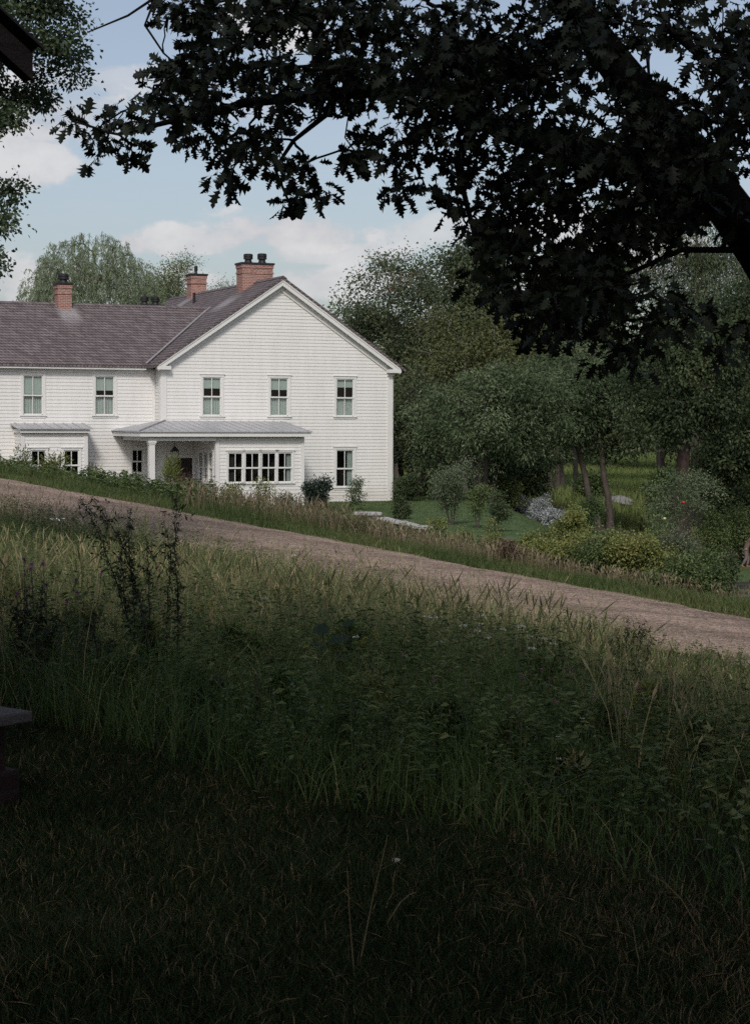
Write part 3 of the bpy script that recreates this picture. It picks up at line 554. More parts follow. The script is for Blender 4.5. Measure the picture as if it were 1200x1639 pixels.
def build_lantern():
    L = empty('lantern', house_pt(-.13, -1.5, -1.62), TH); tag(L, 'black metal lantern hanging from the porch ceiling beside the dark door', 'lantern')
    b = MB()
    for sx in (-1, 1):
        for sy in (-1, 1): b.hexa([(sx * .10 - .01, sy * .10 - .01, .03), (sx * .10 + .01, sy * .10 - .01, .03), (sx * .10 + .01, sy * .10 + .01, .03), (sx * .10 - .01, sy * .10 + .01, .03)], [(sx * .13 - .01, sy * .13 - .01, .36), (sx * .13 + .01, sy * .13 - .01, .36), (sx * .13 + .01, sy * .13 + .01, .36), (sx * .13 - .01, sy * .13 + .01, .36)])
    b.box((-.12, -.12, 0), (.12, .12, .03)); b.box((-.15, -.15, .36), (.15, .15, .385)); b.hexa([(-.145, -.145, .386), (.145, -.145, .386), (.145, .145, .386), (-.145, .145, .386)], [(-.03, -.03, .56), (.03, -.03, .56), (.03, .03, .56), (-.03, .03, .56)])
    b.build('frame', M_BLACK, L)
    g = MB()
    for a in range(4):
        c, s = math.cos(a * math.pi / 2), math.sin(a * math.pi / 2); R = lambda x, y, z: (x * c - y * s, x * s + y * c, z)
        g.add([R(-.095, -.10, .03), R(.095, -.10, .03), R(.12, -.128, .36), R(-.12, -.128, .36)], [(0, 1, 2, 3)])
    g.build('pane', M_GLASS, L)
    k = MB(); k.lathe((0, 0, .03), [(.025, 0), (.025, .15), (.008, .18)], 8); k.build('candle', M_CURTAIN, L)
    k = MB(); k.tube([(0, 0, .55), (0, 0, .98)], .012, 6); k.build('chain', M_BLACK, L)
build_lantern()

# ------------------------------------------------------------------ vegetation builders
def unit(a): return a / (np.linalg.norm(a, axis=-1, keepdims=True) + 1e-9)
def above(px, py, H, y0=5.0, y1=200.0):
    """the point on a pixel's line of sight that floats H above the ground: where a plant of that height has its top"""
    r = ray(px, py); Y = np.geomspace(y0, y1, 3000); p = r[None] * (Y / r[1])[:, None]
    b = p[:, 2] - h(p[:, 0], p[:, 1]) < H; i = int(np.argmax(b)) if b.any() else len(Y) - 1
    return Vector((p[i, 0], p[i, 1], float(h(p[i, 0], p[i, 1]))))
def blades(nb, X, Y, H, Wd, tint, lean=.35, seed=0, Z=None):
    g = np.random.default_rng(seed); n = len(X); Z = h(X, Y) - .01 if Z is None else Z
    P = np.stack([X, Y, Z], 1); a = g.uniform(0, 2 * np.pi, n); f = g.uniform(0, 2 * np.pi, n)
    side = np.stack([np.cos(f), np.sin(f), np.zeros(n)], 1) * (Wd / 2)[:, None]
    ln = np.abs(g.normal(lean, lean * .6, n)) * H; d = np.stack([np.cos(a), np.sin(a), np.zeros(n)], 1)
    up = np.array([0, 0, 1.])
    m = P + up * (H * .55)[:, None] + d * (ln * .3)[:, None]; t = P + up * (H * g.uniform(.82, 1, n))[:, None] + d * ln[:, None]
    V = np.stack([P - side, P + side, m + side * .8, m - side * .8, t], 1).reshape(-1, 3); b = np.arange(n)[:, None] * 5
    F = np.concatenate([b + [0, 1, 2], b + [0, 2, 3], b + [3, 2, 4]])
    nb.add(V, F, np.repeat(tint, 5))
def heads(nb, X, Y, H, Wd, tint, seed=0, lean=.3, hl=.16):
    """grass stalks that end in a seed head"""
    g = np.random.default_rng(seed); n = len(X); Z = h(X, Y); P = np.stack([X, Y, Z], 1); a = g.uniform(0, 2 * np.pi, n); f = g.uniform(0, np.pi, n)
    side = np.stack([np.cos(f), np.sin(f), np.zeros(n)], 1); d = np.stack([np.cos(a), np.sin(a), np.zeros(n)], 1); ln = np.abs(g.normal(lean, .15, n)) * H
    at_ = lambda q: P + np.array([0, 0, 1.]) * (H * q)[:, None] + d * (ln * q ** 2)[:, None]
    q = np.ones(n); w = (Wd / 2)[:, None]; hw = w * 3.2; hq = hl
    c = [at_(q * 0), at_(q * .5), at_(q * (1 - hq)), at_(q * (1 - hq * .6)), at_(q)]
    V = np.stack([c[0] - side * w, c[0] + side * w, c[1] + side * w * .8, c[1] - side * w * .8, c[2] + side * w * .6, c[2] - side * w * .6, c[3] + side * hw, c[3] - side * hw, c[4]], 1).reshape(-1, 3)
    b = np.arange(n)[:, None] * 9
    F = np.concatenate([b + [0, 1, 2], b + [0, 2, 3], b + [3, 2, 4], b + [3, 4, 5], b + [5, 4, 6], b + [5, 6, 7], b + [7, 6, 8]])
    nb.add(V, F, np.repeat(tint, 9))
def leaves(nb, P, D, L, Wd, tint, g, droop=.15):
    n = len(P); D = unit(D); S = unit(np.cross(D, g.normal(0, 1, (n, 3)))); U = np.cross(S, D)
    L = np.broadcast_to(L, (n,))[:, None]; Wd = np.broadcast_to(Wd, (n,))[:, None]
    tip = P + D * L; tip[:, 2] -= droop * L[:, 0]; mid = P + D * L * .48
    V = np.stack([P, mid + S * Wd * .5 + U * Wd * .18, tip, mid - S * Wd * .5 + U * Wd * .18], 1).reshape(-1, 3); b = np.arange(n)[:, None] * 4
    nb.add(V, np.concatenate([b + [0, 1, 2], b + [0, 2, 3]]), np.repeat(tint, 4))
OAK = [(0, .0), (.10, .035), (.20, .15), (.27, .30), (.34, .11), (.42, .20), (.52, .44), (.56, .17), (.64, .20), (.76, .36), (.78, .13), (.88, .17), (1.0, .0)]
def lobed(nb, P, D, L, tint, g, shape=OAK, nrm=None):
    """broad lobed leaves, folded along the midrib"""
    n = len(P); D = unit(D); nr = g.normal(0, 1, (n, 3)) if nrm is None else nrm
    S = unit(np.cross(D, nr)); U = np.cross(S, D); sh = np.array(shape); k = len(sh); L = np.broadcast_to(L, (n,))
    x = sh[:, 0][None, :, None]; curl = g.uniform(-.35, .1, n)[:, None, None]; fold = g.uniform(.1, .5, n)[:, None, None]; Lb = L[:, None, None]
    mid = P[:, None] + Lb * (x * D[:, None] + curl * x * x * U[:, None])
    jit = g.uniform(.85, 1.15, (n, k, 1)); y = sh[:, 1][None, :, None] * jit
    a = mid + Lb * (y * S[:, None] + fold * y * U[:, None]); b = mid + Lb * (-y * S[:, None] + fold * y * U[:, None])
    V = np.concatenate([mid, a, b], 1).reshape(-1, 3); base = np.arange(n)[:, None] * 3 * k; F = []
    for i in range(k - 1): F += [base + [i, i + 1, k + i + 1, k + i], base + [i + 1, i, 2 * k + i, 2 * k + i + 1]]
    nb.add(V, np.concatenate(F), np.repeat(tint, 3 * k))
class Skel:
    """a branching skeleton: nodes joined to the nearest older node, radii by the number of twigs carried"""
    def __init__(s): s.p = []; s.par = []; s.chains = []
    def path(s, pts, parent=-1):
        ids = []
        for q in pts: s.p.append(np.array(q, float)); s.par.append(parent); parent = len(s.p) - 1; ids.append(parent)
        s.chains.append(([s.par[ids[0]]] if s.par[ids[0]] >= 0 else []) + ids); return ids
    def attach(s, c, g, skip=0, seg=4, arch=.12, up=1.3):
        A = np.array(s.p[skip:]); d = np.linalg.norm(A - c, axis=1) + up * np.maximum(0, A[:, 2] - c[2]); i = int(np.argmin(d)) + skip
        a = s.p[i]; v = c - a; l = np.linalg.norm(v); pts = []
        for k in range(1, seg + 1):
            q = k / seg; pts.append(a + v * q + np.array([0, 0, arch * l * math.sin(q * math.pi)]) + (g.normal(0, .05 * l, 3) if k < seg else 0))
        return s.path(pts, i)
    def radii(s, tip, power=.5, cap=1e9):
        n = len(s.p); cnt = np.zeros(n); kids = np.zeros(n, int)
        for i in range(n):
            if s.par[i] >= 0: kids[s.par[i]] += 1
        for i in range(n - 1, -1, -1):
            if kids[i] == 0: cnt[i] += 1
            if s.par[i] >= 0: cnt[s.par[i]] += cnt[i]
        return np.minimum(tip * cnt ** power, cap)
    def tubes(s, nb, rad, k=6, flare=None, tint=.5):
        for ch in s.chains:
            if len(ch) < 2: continue
            P = [s.p[i] for i in ch]; R = np.array([rad[i] for i in ch]); 
            if s.par[ch[0]] == -1 or ch[0] == 0:
                pass
            else: R[0] = min(R[0], R[1] * 1.25)
            V, F = tube_np(P, R, k if R.max() > .05 else 4); nb.add(V, F, tint)
def tree(name, label, base, ells, nc, lpc, cr, L, Wd, ml, mbk, tr, seed, top=None, stems=1, droop=.2, cat='tree', group=None, flat=.75, tint=(.5, .21), up=1.3, arch=.12, spread=.0, outd=.8, bare=.25, twig=.012, shell=.5, parts=('trunk', 'crown'), lean=None, dead=0):
    """ells: crown ellipsoids (cx, cy, cz, rx, ry, rz) measured from the base"""
    g = np.random.default_rng(seed); root = empty(name, base); tag(root, label, cat, group); L *= .82; Wd *= .84; lpc = int(lpc * 1.4)
    E = np.array(ells, float); vol = E[:, 3] * E[:, 4] * E[:, 5]; pick = g.choice(len(E), nc, p=vol / vol.sum())
    C = E[pick, :3] + unit(g.normal(0, 1, (nc, 3))) * (g.random(nc) ** shell)[:, None] * E[pick, 3:]
    C = C[C[:, 2] > .12 * E[:, 2].max()]
    cc = (E[:, :3] * vol[:, None]).sum(0) / vol.sum(); sk = Skel(); top = cc if top is None else np.array(top, float)
    for k in range(stems):
        a = 2 * np.pi * (k + g.random() * .6) / stems; tp = top + (np.array([math.cos(a), math.sin(a), 0]) * spread if stems > 1 else 0) ; off = np.array([math.cos(a), math.sin(a), 0]) * (tr * 1.6 if stems > 1 else 0)
        n = 9; wob = np.cumsum(g.normal(0, 1, (n, 3)) * np.array([1, 1, 0]) * tr * .35, axis=0)
        sk.path([off + (tp - off) * (q / (n - 1)) + (wob[q] if q else np.array([0, 0, -.15])) for q in range(n)])
    ns = len(sk.p); low = np.array([sk.p[i][2] for i in range(ns)]) < bare * E[:, 2].max() * 1.0
    C = C[np.argsort(np.linalg.norm((C - top) * [1, 1, .7], axis=1))]
    keep = list(sk.p)
    for i in range(ns):                                    # no limbs from the bare foot of the trunk
        if low[i]: sk.p[i] = sk.p[i] + np.array([0, 0, 1e4])
    for c in C: sk.attach(c, g, 0, 4, arch, up)
    for i in range(ns): sk.p[i] = keep[i]
    for k in range(dead):
        c = C[g.integers(len(C))]; c = c + unit(c - cc) * cr * 2.2; sk.attach(c, g, 0, 5, .05, up)
    rad = sk.radii(twig, .52, tr); wood = NB()
    for k in range(stems):
        for j in range(9):
            i = k * 9 + j; q = j / 8; rad[i] = max(rad[i], tr * (1 - .72 * q) * (1.35 if j == 0 else 1))
    sk.tubes(wood, rad, 8)
    crown = NB(); nl = lpc * len(C)
    cen = np.repeat(C, lpc, 0); off = g.normal(0, 1, (nl, 3)) * np.array([cr, cr, cr * flat]) * .62; P = cen + off
    D = unit(off) * outd + g.normal(0, .6, (nl, 3)); D[:, 2] -= droop * 2
    tn = np.repeat(g.normal(tint[0], tint[1], len(C)), lpc) + g.normal(0, tint[1] * .6, nl)
    leaves(crown, P, D, L * g.uniform(.7, 1.25, nl), Wd * g.uniform(.7, 1.2, nl), np.clip(tn, 0, 1), g, droop * .6)
    tw = min(4, max(2, lpc // 40))
    for i, c in enumerate(C):
        for q in range(tw):
            e = c + off[i * lpc + q * 3] * 1.25; V, F = tube_np([c, (c + e) / 2 + g.normal(0, .04, 3), e], [twig * .6, twig * .45, twig * .25], 3); wood.add(V, F, .5)
    wood.build(parts[0], mbk, root, smooth=True); crown.build(parts[1], ml, root)
    return root
G = srgb
M_BARK = mat('grey_brown_bark', (.045, .035, .03), (.11, .09, .075), rough=.95, scale=3, detail=9, bump=.9, bscale=14, stretch=(2, 2, .5))
M_BARKD = mat('dark_bark', (.014, .012, .011), (.038, .031, .028), rough=.95, scale=3, detail=9, bump=.9, bscale=14, stretch=(2, 2, .5))
M_BIRCH = mat('pale_bark', (.14, .13, .115), (.3, .28, .25), rough=.9, scale=4, detail=8, bump=.4, stretch=(.6, .6, 3))
M_STEM = mat('green_stem', (.05, .06, .025), (.09, .09, .045), rough=.8)
ML_WILLOW = leaf_mat('willow_leaf', [(0, (0.143, 0.182, 0.099)), (.5, (0.242, 0.292, 0.176)), (1, (0.352, 0.396, 0.275))], trans=.4)
ML_LIGHT = leaf_mat('pale_leaf', [(0, (.09, .12, .045)), (.5, (.16, .20, .08)), (1, (.24, .28, .14))])
ML_MAPLE = leaf_mat('maple_leaf', [(0, (0.055, 0.075, 0.036)), (.5, (0.103, 0.135, 0.067)), (.93, (0.157, 0.188, 0.097)), (1, (0.218, 0.109, 0.073))], trans=.35)
ML_YEL = leaf_mat('olive_leaf', [(0, (0.058, 0.078, 0.026)), (.5, (0.111, 0.130, 0.046)), (1, (0.182, 0.182, 0.072))])
ML_CHEST = leaf_mat('long_dark_leaf', [(0, (0.041, 0.066, 0.030)), (.5, (0.097, 0.136, 0.066)), (1, (0.193, 0.235, 0.131))], rough=.55, spec=.22)
ML_DARK = leaf_mat('dark_leaf', [(0, (0.022, 0.037, 0.016)), (.5, (0.053, 0.077, 0.036)), (1, (0.099, 0.127, 0.057))], spec=.2)
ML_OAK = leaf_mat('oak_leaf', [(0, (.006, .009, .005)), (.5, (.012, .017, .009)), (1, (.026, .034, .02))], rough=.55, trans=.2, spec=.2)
ML_SHRUB = leaf_mat('shrub_leaf', [(0, (0.047, 0.078, 0.028)), (.5, (0.101, 0.147, 0.049)), (1, (0.202, 0.233, 0.085))])
ML_YSHRUB = leaf_mat('yellow_green_leaf', [(0, (0.086, 0.108, 0.025)), (.5, (0.186, 0.215, 0.061)), (1, (0.329, 0.315, 0.108))])
ML_EVER = leaf_mat('evergreen_leaf', [(0, (0.012, 0.023, 0.016)), (.5, (0.026, 0.044, 0.029)), (1, (0.058, 0.081, 0.055))], rough=.35, spec=.5)
ML_SILVER = leaf_mat('silver_leaf', [(0, (0.195, 0.221, 0.215)), (.5, (0.351, 0.377, 0.377)), (1, (0.520, 0.533, 0.533))])
ML_GWILLOW = leaf_mat('grey_green_leaf', [(0, (0.063, 0.086, 0.044)), (.5, (0.132, 0.167, 0.092)), (1, (0.218, 0.247, 0.161))], spec=.2)
ML_FIELD = leaf_mat('field_grass_blade', [(0, (0.072, 0.109, 0.029)), (.5, (0.138, 0.189, 0.055)), (1, (0.217, 0.254, 0.094))], spec=.1)
ML_GRASS = leaf_mat('grass_blade', [(0, (0.029, 0.061, 0.016)), (.3, (0.067, 0.120, 0.029)), (.6, (0.124, 0.178, 0.050)), (.78, (0.220, 0.220, 0.094)), (1, (0.410, 0.315, 0.176))], rough=.6, trans=.3)
ML_LUSH = leaf_mat('lush_grass_blade', [(0, (0.045, 0.073, 0.021)), (.5, (0.090, 0.128, 0.037)), (1, (0.195, 0.184, 0.075))], rough=.6, trans=.3)
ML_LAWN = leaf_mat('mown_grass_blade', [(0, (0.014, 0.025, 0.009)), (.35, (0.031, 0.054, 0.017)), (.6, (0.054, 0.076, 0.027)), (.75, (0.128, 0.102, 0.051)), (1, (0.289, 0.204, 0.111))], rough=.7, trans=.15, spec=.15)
ML_TAN = leaf_mat('tan_seed_grass', [(0, (0.083, 0.088, 0.033)), (.4, (0.187, 0.154, 0.088)), (.75, (0.286, 0.220, 0.149)), (1, (0.396, 0.319, 0.220))], rough=.8, trans=.3)
ML_RED = leaf_mat('dry_brown_leaf', [(0, (.05, .03, .02)), (.5, (.12, .075, .05)), (1, (.25, .18, .13))], rough=.8)

ML_LEFT = leaf_mat('green_maple_leaf', [(0, (0.030, 0.053, 0.024)), (.5, (0.060, 0.093, 0.045)), (1, (0.112, 0.150, 0.075))], trans=.3)
def vnoise(X, Y, s, seed=0):
    """smooth value noise in 0..1"""
    g = np.random.default_rng(seed); T = g.random((64, 64)); x = np.asarray(X) * s + 200; y = np.asarray(Y) * s + 200
    i, j = np.floor(x).astype(int), np.floor(y).astype(int); u, v = x - i, y - j; u = u * u * (3 - 2 * u); v = v * v * (3 - 2 * v); f = lambda a, b: T[a % 64, b % 64]
    return (f(i, j) * (1 - u) + f(i + 1, j) * u) * (1 - v) + (f(i, j + 1) * (1 - u) + f(i + 1, j + 1) * u) * v
fw = lambda s: 1.5 + .035 * np.clip(-16 - s, -4, 22)
HPY = lambda py: float(np.interp(py, [830, 862, 925, 985, 1050, 1110, 1200], [.7, .68, .52, .42, .34, .28, .2]))   # how tall a meadow plant stands, by how near it is
edge = lambda X: 7.4 - 1.25 * X + .12 * np.sin(X * 3.1)
def st(X, Y): return (X - Y) / math.sqrt(2), (X + Y - 33.3) / math.sqrt(2)
def inview(n, y0, y1, seed, margin=1.6, side=.205):
    g = np.random.default_rng(seed); Y = y0 + (y1 - y0) * g.random(n); X = (g.random(n) * 2 - 1) * (side * Y + margin); w = (side * Y + margin) / (side * y1 + margin)
    k = g.random(n) < w; return X[k], Y[k], g

def build_grass():
    # mown grass by the camera
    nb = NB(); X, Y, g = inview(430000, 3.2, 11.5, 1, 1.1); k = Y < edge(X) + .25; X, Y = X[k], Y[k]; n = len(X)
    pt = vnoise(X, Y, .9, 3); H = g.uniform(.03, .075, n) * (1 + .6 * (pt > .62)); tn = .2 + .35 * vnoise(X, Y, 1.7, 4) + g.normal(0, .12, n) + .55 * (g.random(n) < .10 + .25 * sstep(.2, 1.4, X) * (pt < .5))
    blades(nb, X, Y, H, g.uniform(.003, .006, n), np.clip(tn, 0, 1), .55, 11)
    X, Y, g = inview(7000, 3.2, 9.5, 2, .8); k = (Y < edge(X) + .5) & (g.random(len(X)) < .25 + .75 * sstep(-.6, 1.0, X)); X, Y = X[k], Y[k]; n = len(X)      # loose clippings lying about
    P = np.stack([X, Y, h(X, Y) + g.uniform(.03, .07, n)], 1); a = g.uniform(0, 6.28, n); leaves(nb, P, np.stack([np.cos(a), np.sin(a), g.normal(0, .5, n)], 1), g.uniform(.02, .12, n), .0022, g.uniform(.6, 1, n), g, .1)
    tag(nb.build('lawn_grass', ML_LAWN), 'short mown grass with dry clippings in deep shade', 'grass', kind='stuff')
    # the meadow between lawn and road
    nb = NB(); X, Y, g = inview(620000, 5.2, 43, 5, 1.8); s, t = st(X, Y); k = (Y > edge(X)) & (t < -1.7 + .3 * np.sin(s * 1.7) + .35 * (g.random(len(X)) < .25)) & (g.random(len(X)) < 1.15 - .02 * Y); X, Y, t, s = X[k], Y[k], t[k], s[k]; n = len(X)
    rel = X / Y; right_ = sstep(.06, .15, rel); nz = vnoise(X, Y, .55, 6); H = (.23 + .37 * nz) * (1 - .55 * right_ * sstep(3, 14, 24 - Y)) * g.uniform(.45, 1.15, n) * (.8 + .2 * sstep(0, .6, Y - edge(X))) * (1 - .55 * sstep(-7.5, -1.8, t))
    tn = .22 + .38 * vnoise(X, Y, .8, 8) + g.normal(0, .13, n) + .45 * (g.random(n) < .10 + .45 * (vnoise(X, Y, .45, 9) > .56))
    blades(nb, X, Y, H, g.uniform(.003, .007, n), np.clip(tn, 0, 1), .62, 12)
    X, Y, g = inview(52000, 6.6, 42, 15, 1.8); s, t = st(X, Y); k = (Y > edge(X) + .3) & (t < -2.2) & (vnoise(X, Y, .45, 9) > .40); X, Y = X[k], Y[k]; n = len(X)
    heads(nb, X, Y, g.uniform(.4, .85, n) * (1 - .4 * sstep(.08, .15, X / Y)), g.uniform(.003, .0055, n), g.uniform(.62, 1, n), 16, .35)
    tag(nb.build('meadow_grass', ML_GRASS), 'tall unmown meadow grass between the lawn and the gravel road', 'grass', kind='stuff')
    # leafy herbs among the meadow grass
    nb = NB(); X, Y, g = inview(27000, 6.5, 40, 21, 1.8); s, t = st(X, Y); k = (Y > edge(X) + .15) & (t < -2.3) & (vnoise(X, Y, .6, 22) > .36); X, Y = X[k], Y[k]; n = len(X); m = 26
    H = g.uniform(.25, .62, n) * (1 - .45 * sstep(.07, .14, X / Y)); ln = g.normal(0, .12, (n, 2)); q = g.random((n, m)) ** .7
    P = np.stack([X[:, None] + ln[:, :1] * q, Y[:, None] + ln[:, 1:] * q, h(X, Y)[:, None] + H[:, None] * q], -1).reshape(-1, 3); D = g.normal(0, 1, (n * m, 3)); D[:, 2] = g.uniform(-.2, .6, n * m)
    leaves(nb, P, D, np.repeat(g.uniform(.03, .075, n), m), np.repeat(g.uniform(.007, .014, n), m), np.clip(np.repeat(g.normal(.42, .2, n), m) + g.normal(0, .08, n * m), 0, 1), g, .2)
    m2 = 15; X2, Y2, g = inview(5200, 6.2, 36, 24, 1.8); s2, t2 = st(X2, Y2); k = (Y2 > edge(X2) + .1) & (t2 < -2.4) & (vnoise(X2, Y2, .5, 25) > .5); X2, Y2 = X2[k], Y2[k]; n2 = len(X2); H2 = g.uniform(.18, .6, n2) * (1 - .4 * sstep(.07, .14, X2 / Y2)); q2 = g.random((n2, m2)) ** .6; l2 = g.normal(0, .1, (n2, 2))
    P2 = np.stack([X2[:, None] + l2[:, :1] * q2, Y2[:, None] + l2[:, 1:] * q2, h(X2, Y2)[:, None] + H2[:, None] * q2], -1).reshape(-1, 3); D2 = g.normal(0, 1, (n2 * m2, 3)); D2[:, 2] = g.uniform(-.1, .4, n2 * m2)
    leaves(nb, P2, D2, np.repeat(g.uniform(.03, .07, n2), m2), np.repeat(g.uniform(.011, .026, n2), m2), np.clip(np.repeat(g.normal(.45, .25, n2), m2) + g.normal(0, .08, n2 * m2), 0, 1), g, .2)
    Xs, Ys = X, Y; blades(nb, Xs, Ys, H, np.full(n, .006), np.full(n, .35), .12, 23)
    tag(nb.build('meadow_weeds', ML_SHRUB), 'leafy green weeds growing through the meadow grass', 'weeds', kind='stuff')
    # far side of the road: a mown strip, then tall grass
    nb = NB(); g = np.random.default_rng(31); n = 90000; s = g.uniform(-52, -8, n); t = fw(s) - .15 + g.uniform(0, 2.0, n) + .2 * np.sin(s * 1.3) * g.random(n) - .3 * (g.random(n) < .06); X, Y = (33.3 + t * 1.41421 + s * 1.41421) / 2, (33.3 + t * 1.41421 - s * 1.41421) / 2
    k = np.abs(X) < .215 * Y + 2; X, Y, t = X[k], Y[k], t[k]; n = len(X)
    blades(nb, X, Y, g.uniform(.06, .2, n) * (.6 + .8 * vnoise(X, Y, .8, 33)) * (.5 + .5 * sstep(1.5, 2.4, t)), g.uniform(.008, .014, n), np.clip(.3 + .4 * vnoise(X, Y, .7, 32) + g.normal(0, .15, n), 0, 1), .4, 34)
    n = 70000; s = g.uniform(-55, -6, n); t = fw(s) + .7 + np.abs(g.normal(0, 2.4, n)) + .3 * np.sin(s * 1.1); X, Y = (33.3 + t * 1.41421 + s * 1.41421) / 2, (33.3 + t * 1.41421 - s * 1.41421) / 2
    k = (np.abs(X) < .215 * Y + 2) & (t < 9.5); X, Y, t, s = X[k], Y[k], t[k], s[k]; n = len(X)
    H = g.uniform(.3, .75, n) * (.55 + .6 * vnoise(X, Y, .5, 35)) * (1 - .5 * sstep(-28.3, -26, s)) * (.85 - .05 * sstep(-30, -37, s)); k2 = (t < 5.2) | (s < -28); X, Y, H, s, n = X[k2], Y[k2], H[k2], s[k2], int(k2.sum()); lush = sstep(-27, -33, s)
    blades(nb, X, Y, H, g.uniform(.008, .015, n), np.clip(.28 + .35 * vnoise(X, Y, .6, 36) + g.normal(0, .16, n), 0, 1), .35, 37)
    tag(nb.build('verge_grass', ML_LUSH), 'bright green grass along the far edge of the gravel road', 'grass', kind='stuff')
    nb = NB(); n = 19000; s = g.uniform(-55, -8, n); t = fw(s) + .8 + np.abs(g.normal(0, 2.2, n)); X, Y = (33.3 + t * 1.41421 + s * 1.41421) / 2, (33.3 + t * 1.41421 - s * 1.41421) / 2
    pz = vnoise(X, Y, .42, 38) + .22 * sstep(-21, -26, s) * sstep(-34, -30, s) + .15 * sstep(-25, -20, s) * sstep(-12, -16, s); k = (np.abs(X) < .215 * Y + 2) & (t < np.where(s < -28, 8.0, 4.9)) & (pz > .45); X, Y = X[k], Y[k]; n = len(X)
    s2 = st(X, Y)[0]; heads(nb, X, Y, g.uniform(.4, .85, n) * (.7 + .4 * vnoise(X, Y, .5, 39)) * (1 - .40 * sstep(-28.3, -26, s2)) * (1 - .1 * sstep(-31, -37, s2)), g.uniform(.006, .01, n), np.clip(g.normal(.5, .25, n), 0, 1), 40, .3, .22)
    tag(nb.build('seeding_grass', ML_TAN), 'tall tan grass gone to seed beside the gravel road', 'grass', kind='stuff')
    nb = NB(); n = 4200; s = g.uniform(-52, -27.5, n); t = 3.6 + np.abs(g.normal(0, 2.0, n)); X, Y = (33.3 + t * 1.41421 + s * 1.41421) / 2, (33.3 + t * 1.41421 - s * 1.41421) / 2
    m = 26; H = g.uniform(.35, .85, n) * (.5 + .7 * vnoise(X, Y, .5, 41)); q = g.random((n, m)) ** .7; ln = g.normal(0, .14, (n, 2))
    P = np.stack([X[:, None] + ln[:, :1] * q, Y[:, None] + ln[:, 1:] * q, h(X, Y)[:, None] + H[:, None] * q], -1).reshape(-1, 3); D = g.normal(0, 1, (n * m, 3)); D[:, 2] = g.uniform(-.2, .6, n * m)
    leaves(nb, P, D, np.repeat(g.uniform(.07, .16, n), m), np.repeat(g.uniform(.02, .04, n), m), np.clip(np.repeat(g.normal(.45, .2, n), m) + g.normal(0, .1, n * m), 0, 1), g, .2)
    tag(nb.build('verge_weeds', ML_SHRUB), 'dense green weeds along the road in front of the house', 'weeds', kind='stuff')
    # short blades on the house lawn
    nb = NB(); A, B = LAWN; g = np.random.default_rng(44); n = 110000; u, v = g.random(n) * (len(A) - 1), g.random(n); i = u.astype(int); f = (u - i)[:, None]
    P = (A[i] * (1 - f) + A[np.minimum(i + 1, len(A) - 1)] * f) * (1 - v[:, None]) + (B[i] * (1 - f) + B[np.minimum(i + 1, len(B) - 1)] * f) * v[:, None]
    blades(nb, P[:, 0], P[:, 1], g.uniform(.05, .13, n), g.uniform(.02, .035, n), np.clip(.25 + .4 * vnoise(P[:, 0], P[:, 1], .35, 45) + g.normal(0, .14, n), 0, 1), .5, 46)
    tag(nb.build('house_lawn_grass', ML_LUSH), 'short green lawn grass beside the white house', 'grass', kind='stuff')
    # rough ground beyond: between the hedge and the lawn, and the field past the trees
    nb = NB(); n = 90000; Y = g.uniform(96, 190, n); X = g.uniform(-.02, .26, n) * Y; blades(nb, X, Y, g.uniform(.3, .8, n), g.uniform(.03, .06, n), np.clip(.45 + .5 * vnoise(X, Y, .12, 42) + g.normal(0, .15, n), 0, 1), .35, 43)
    n = 30000; Y = g.uniform(40, 98, n); X = g.uniform(.05, .24, n) * Y; fy = 60 + 0 * X
    tag(nb.build('field_grass', ML_FIELD), 'sunlit yellow-green field beyond the trees', 'grass', kind='stuff')
build_grass()

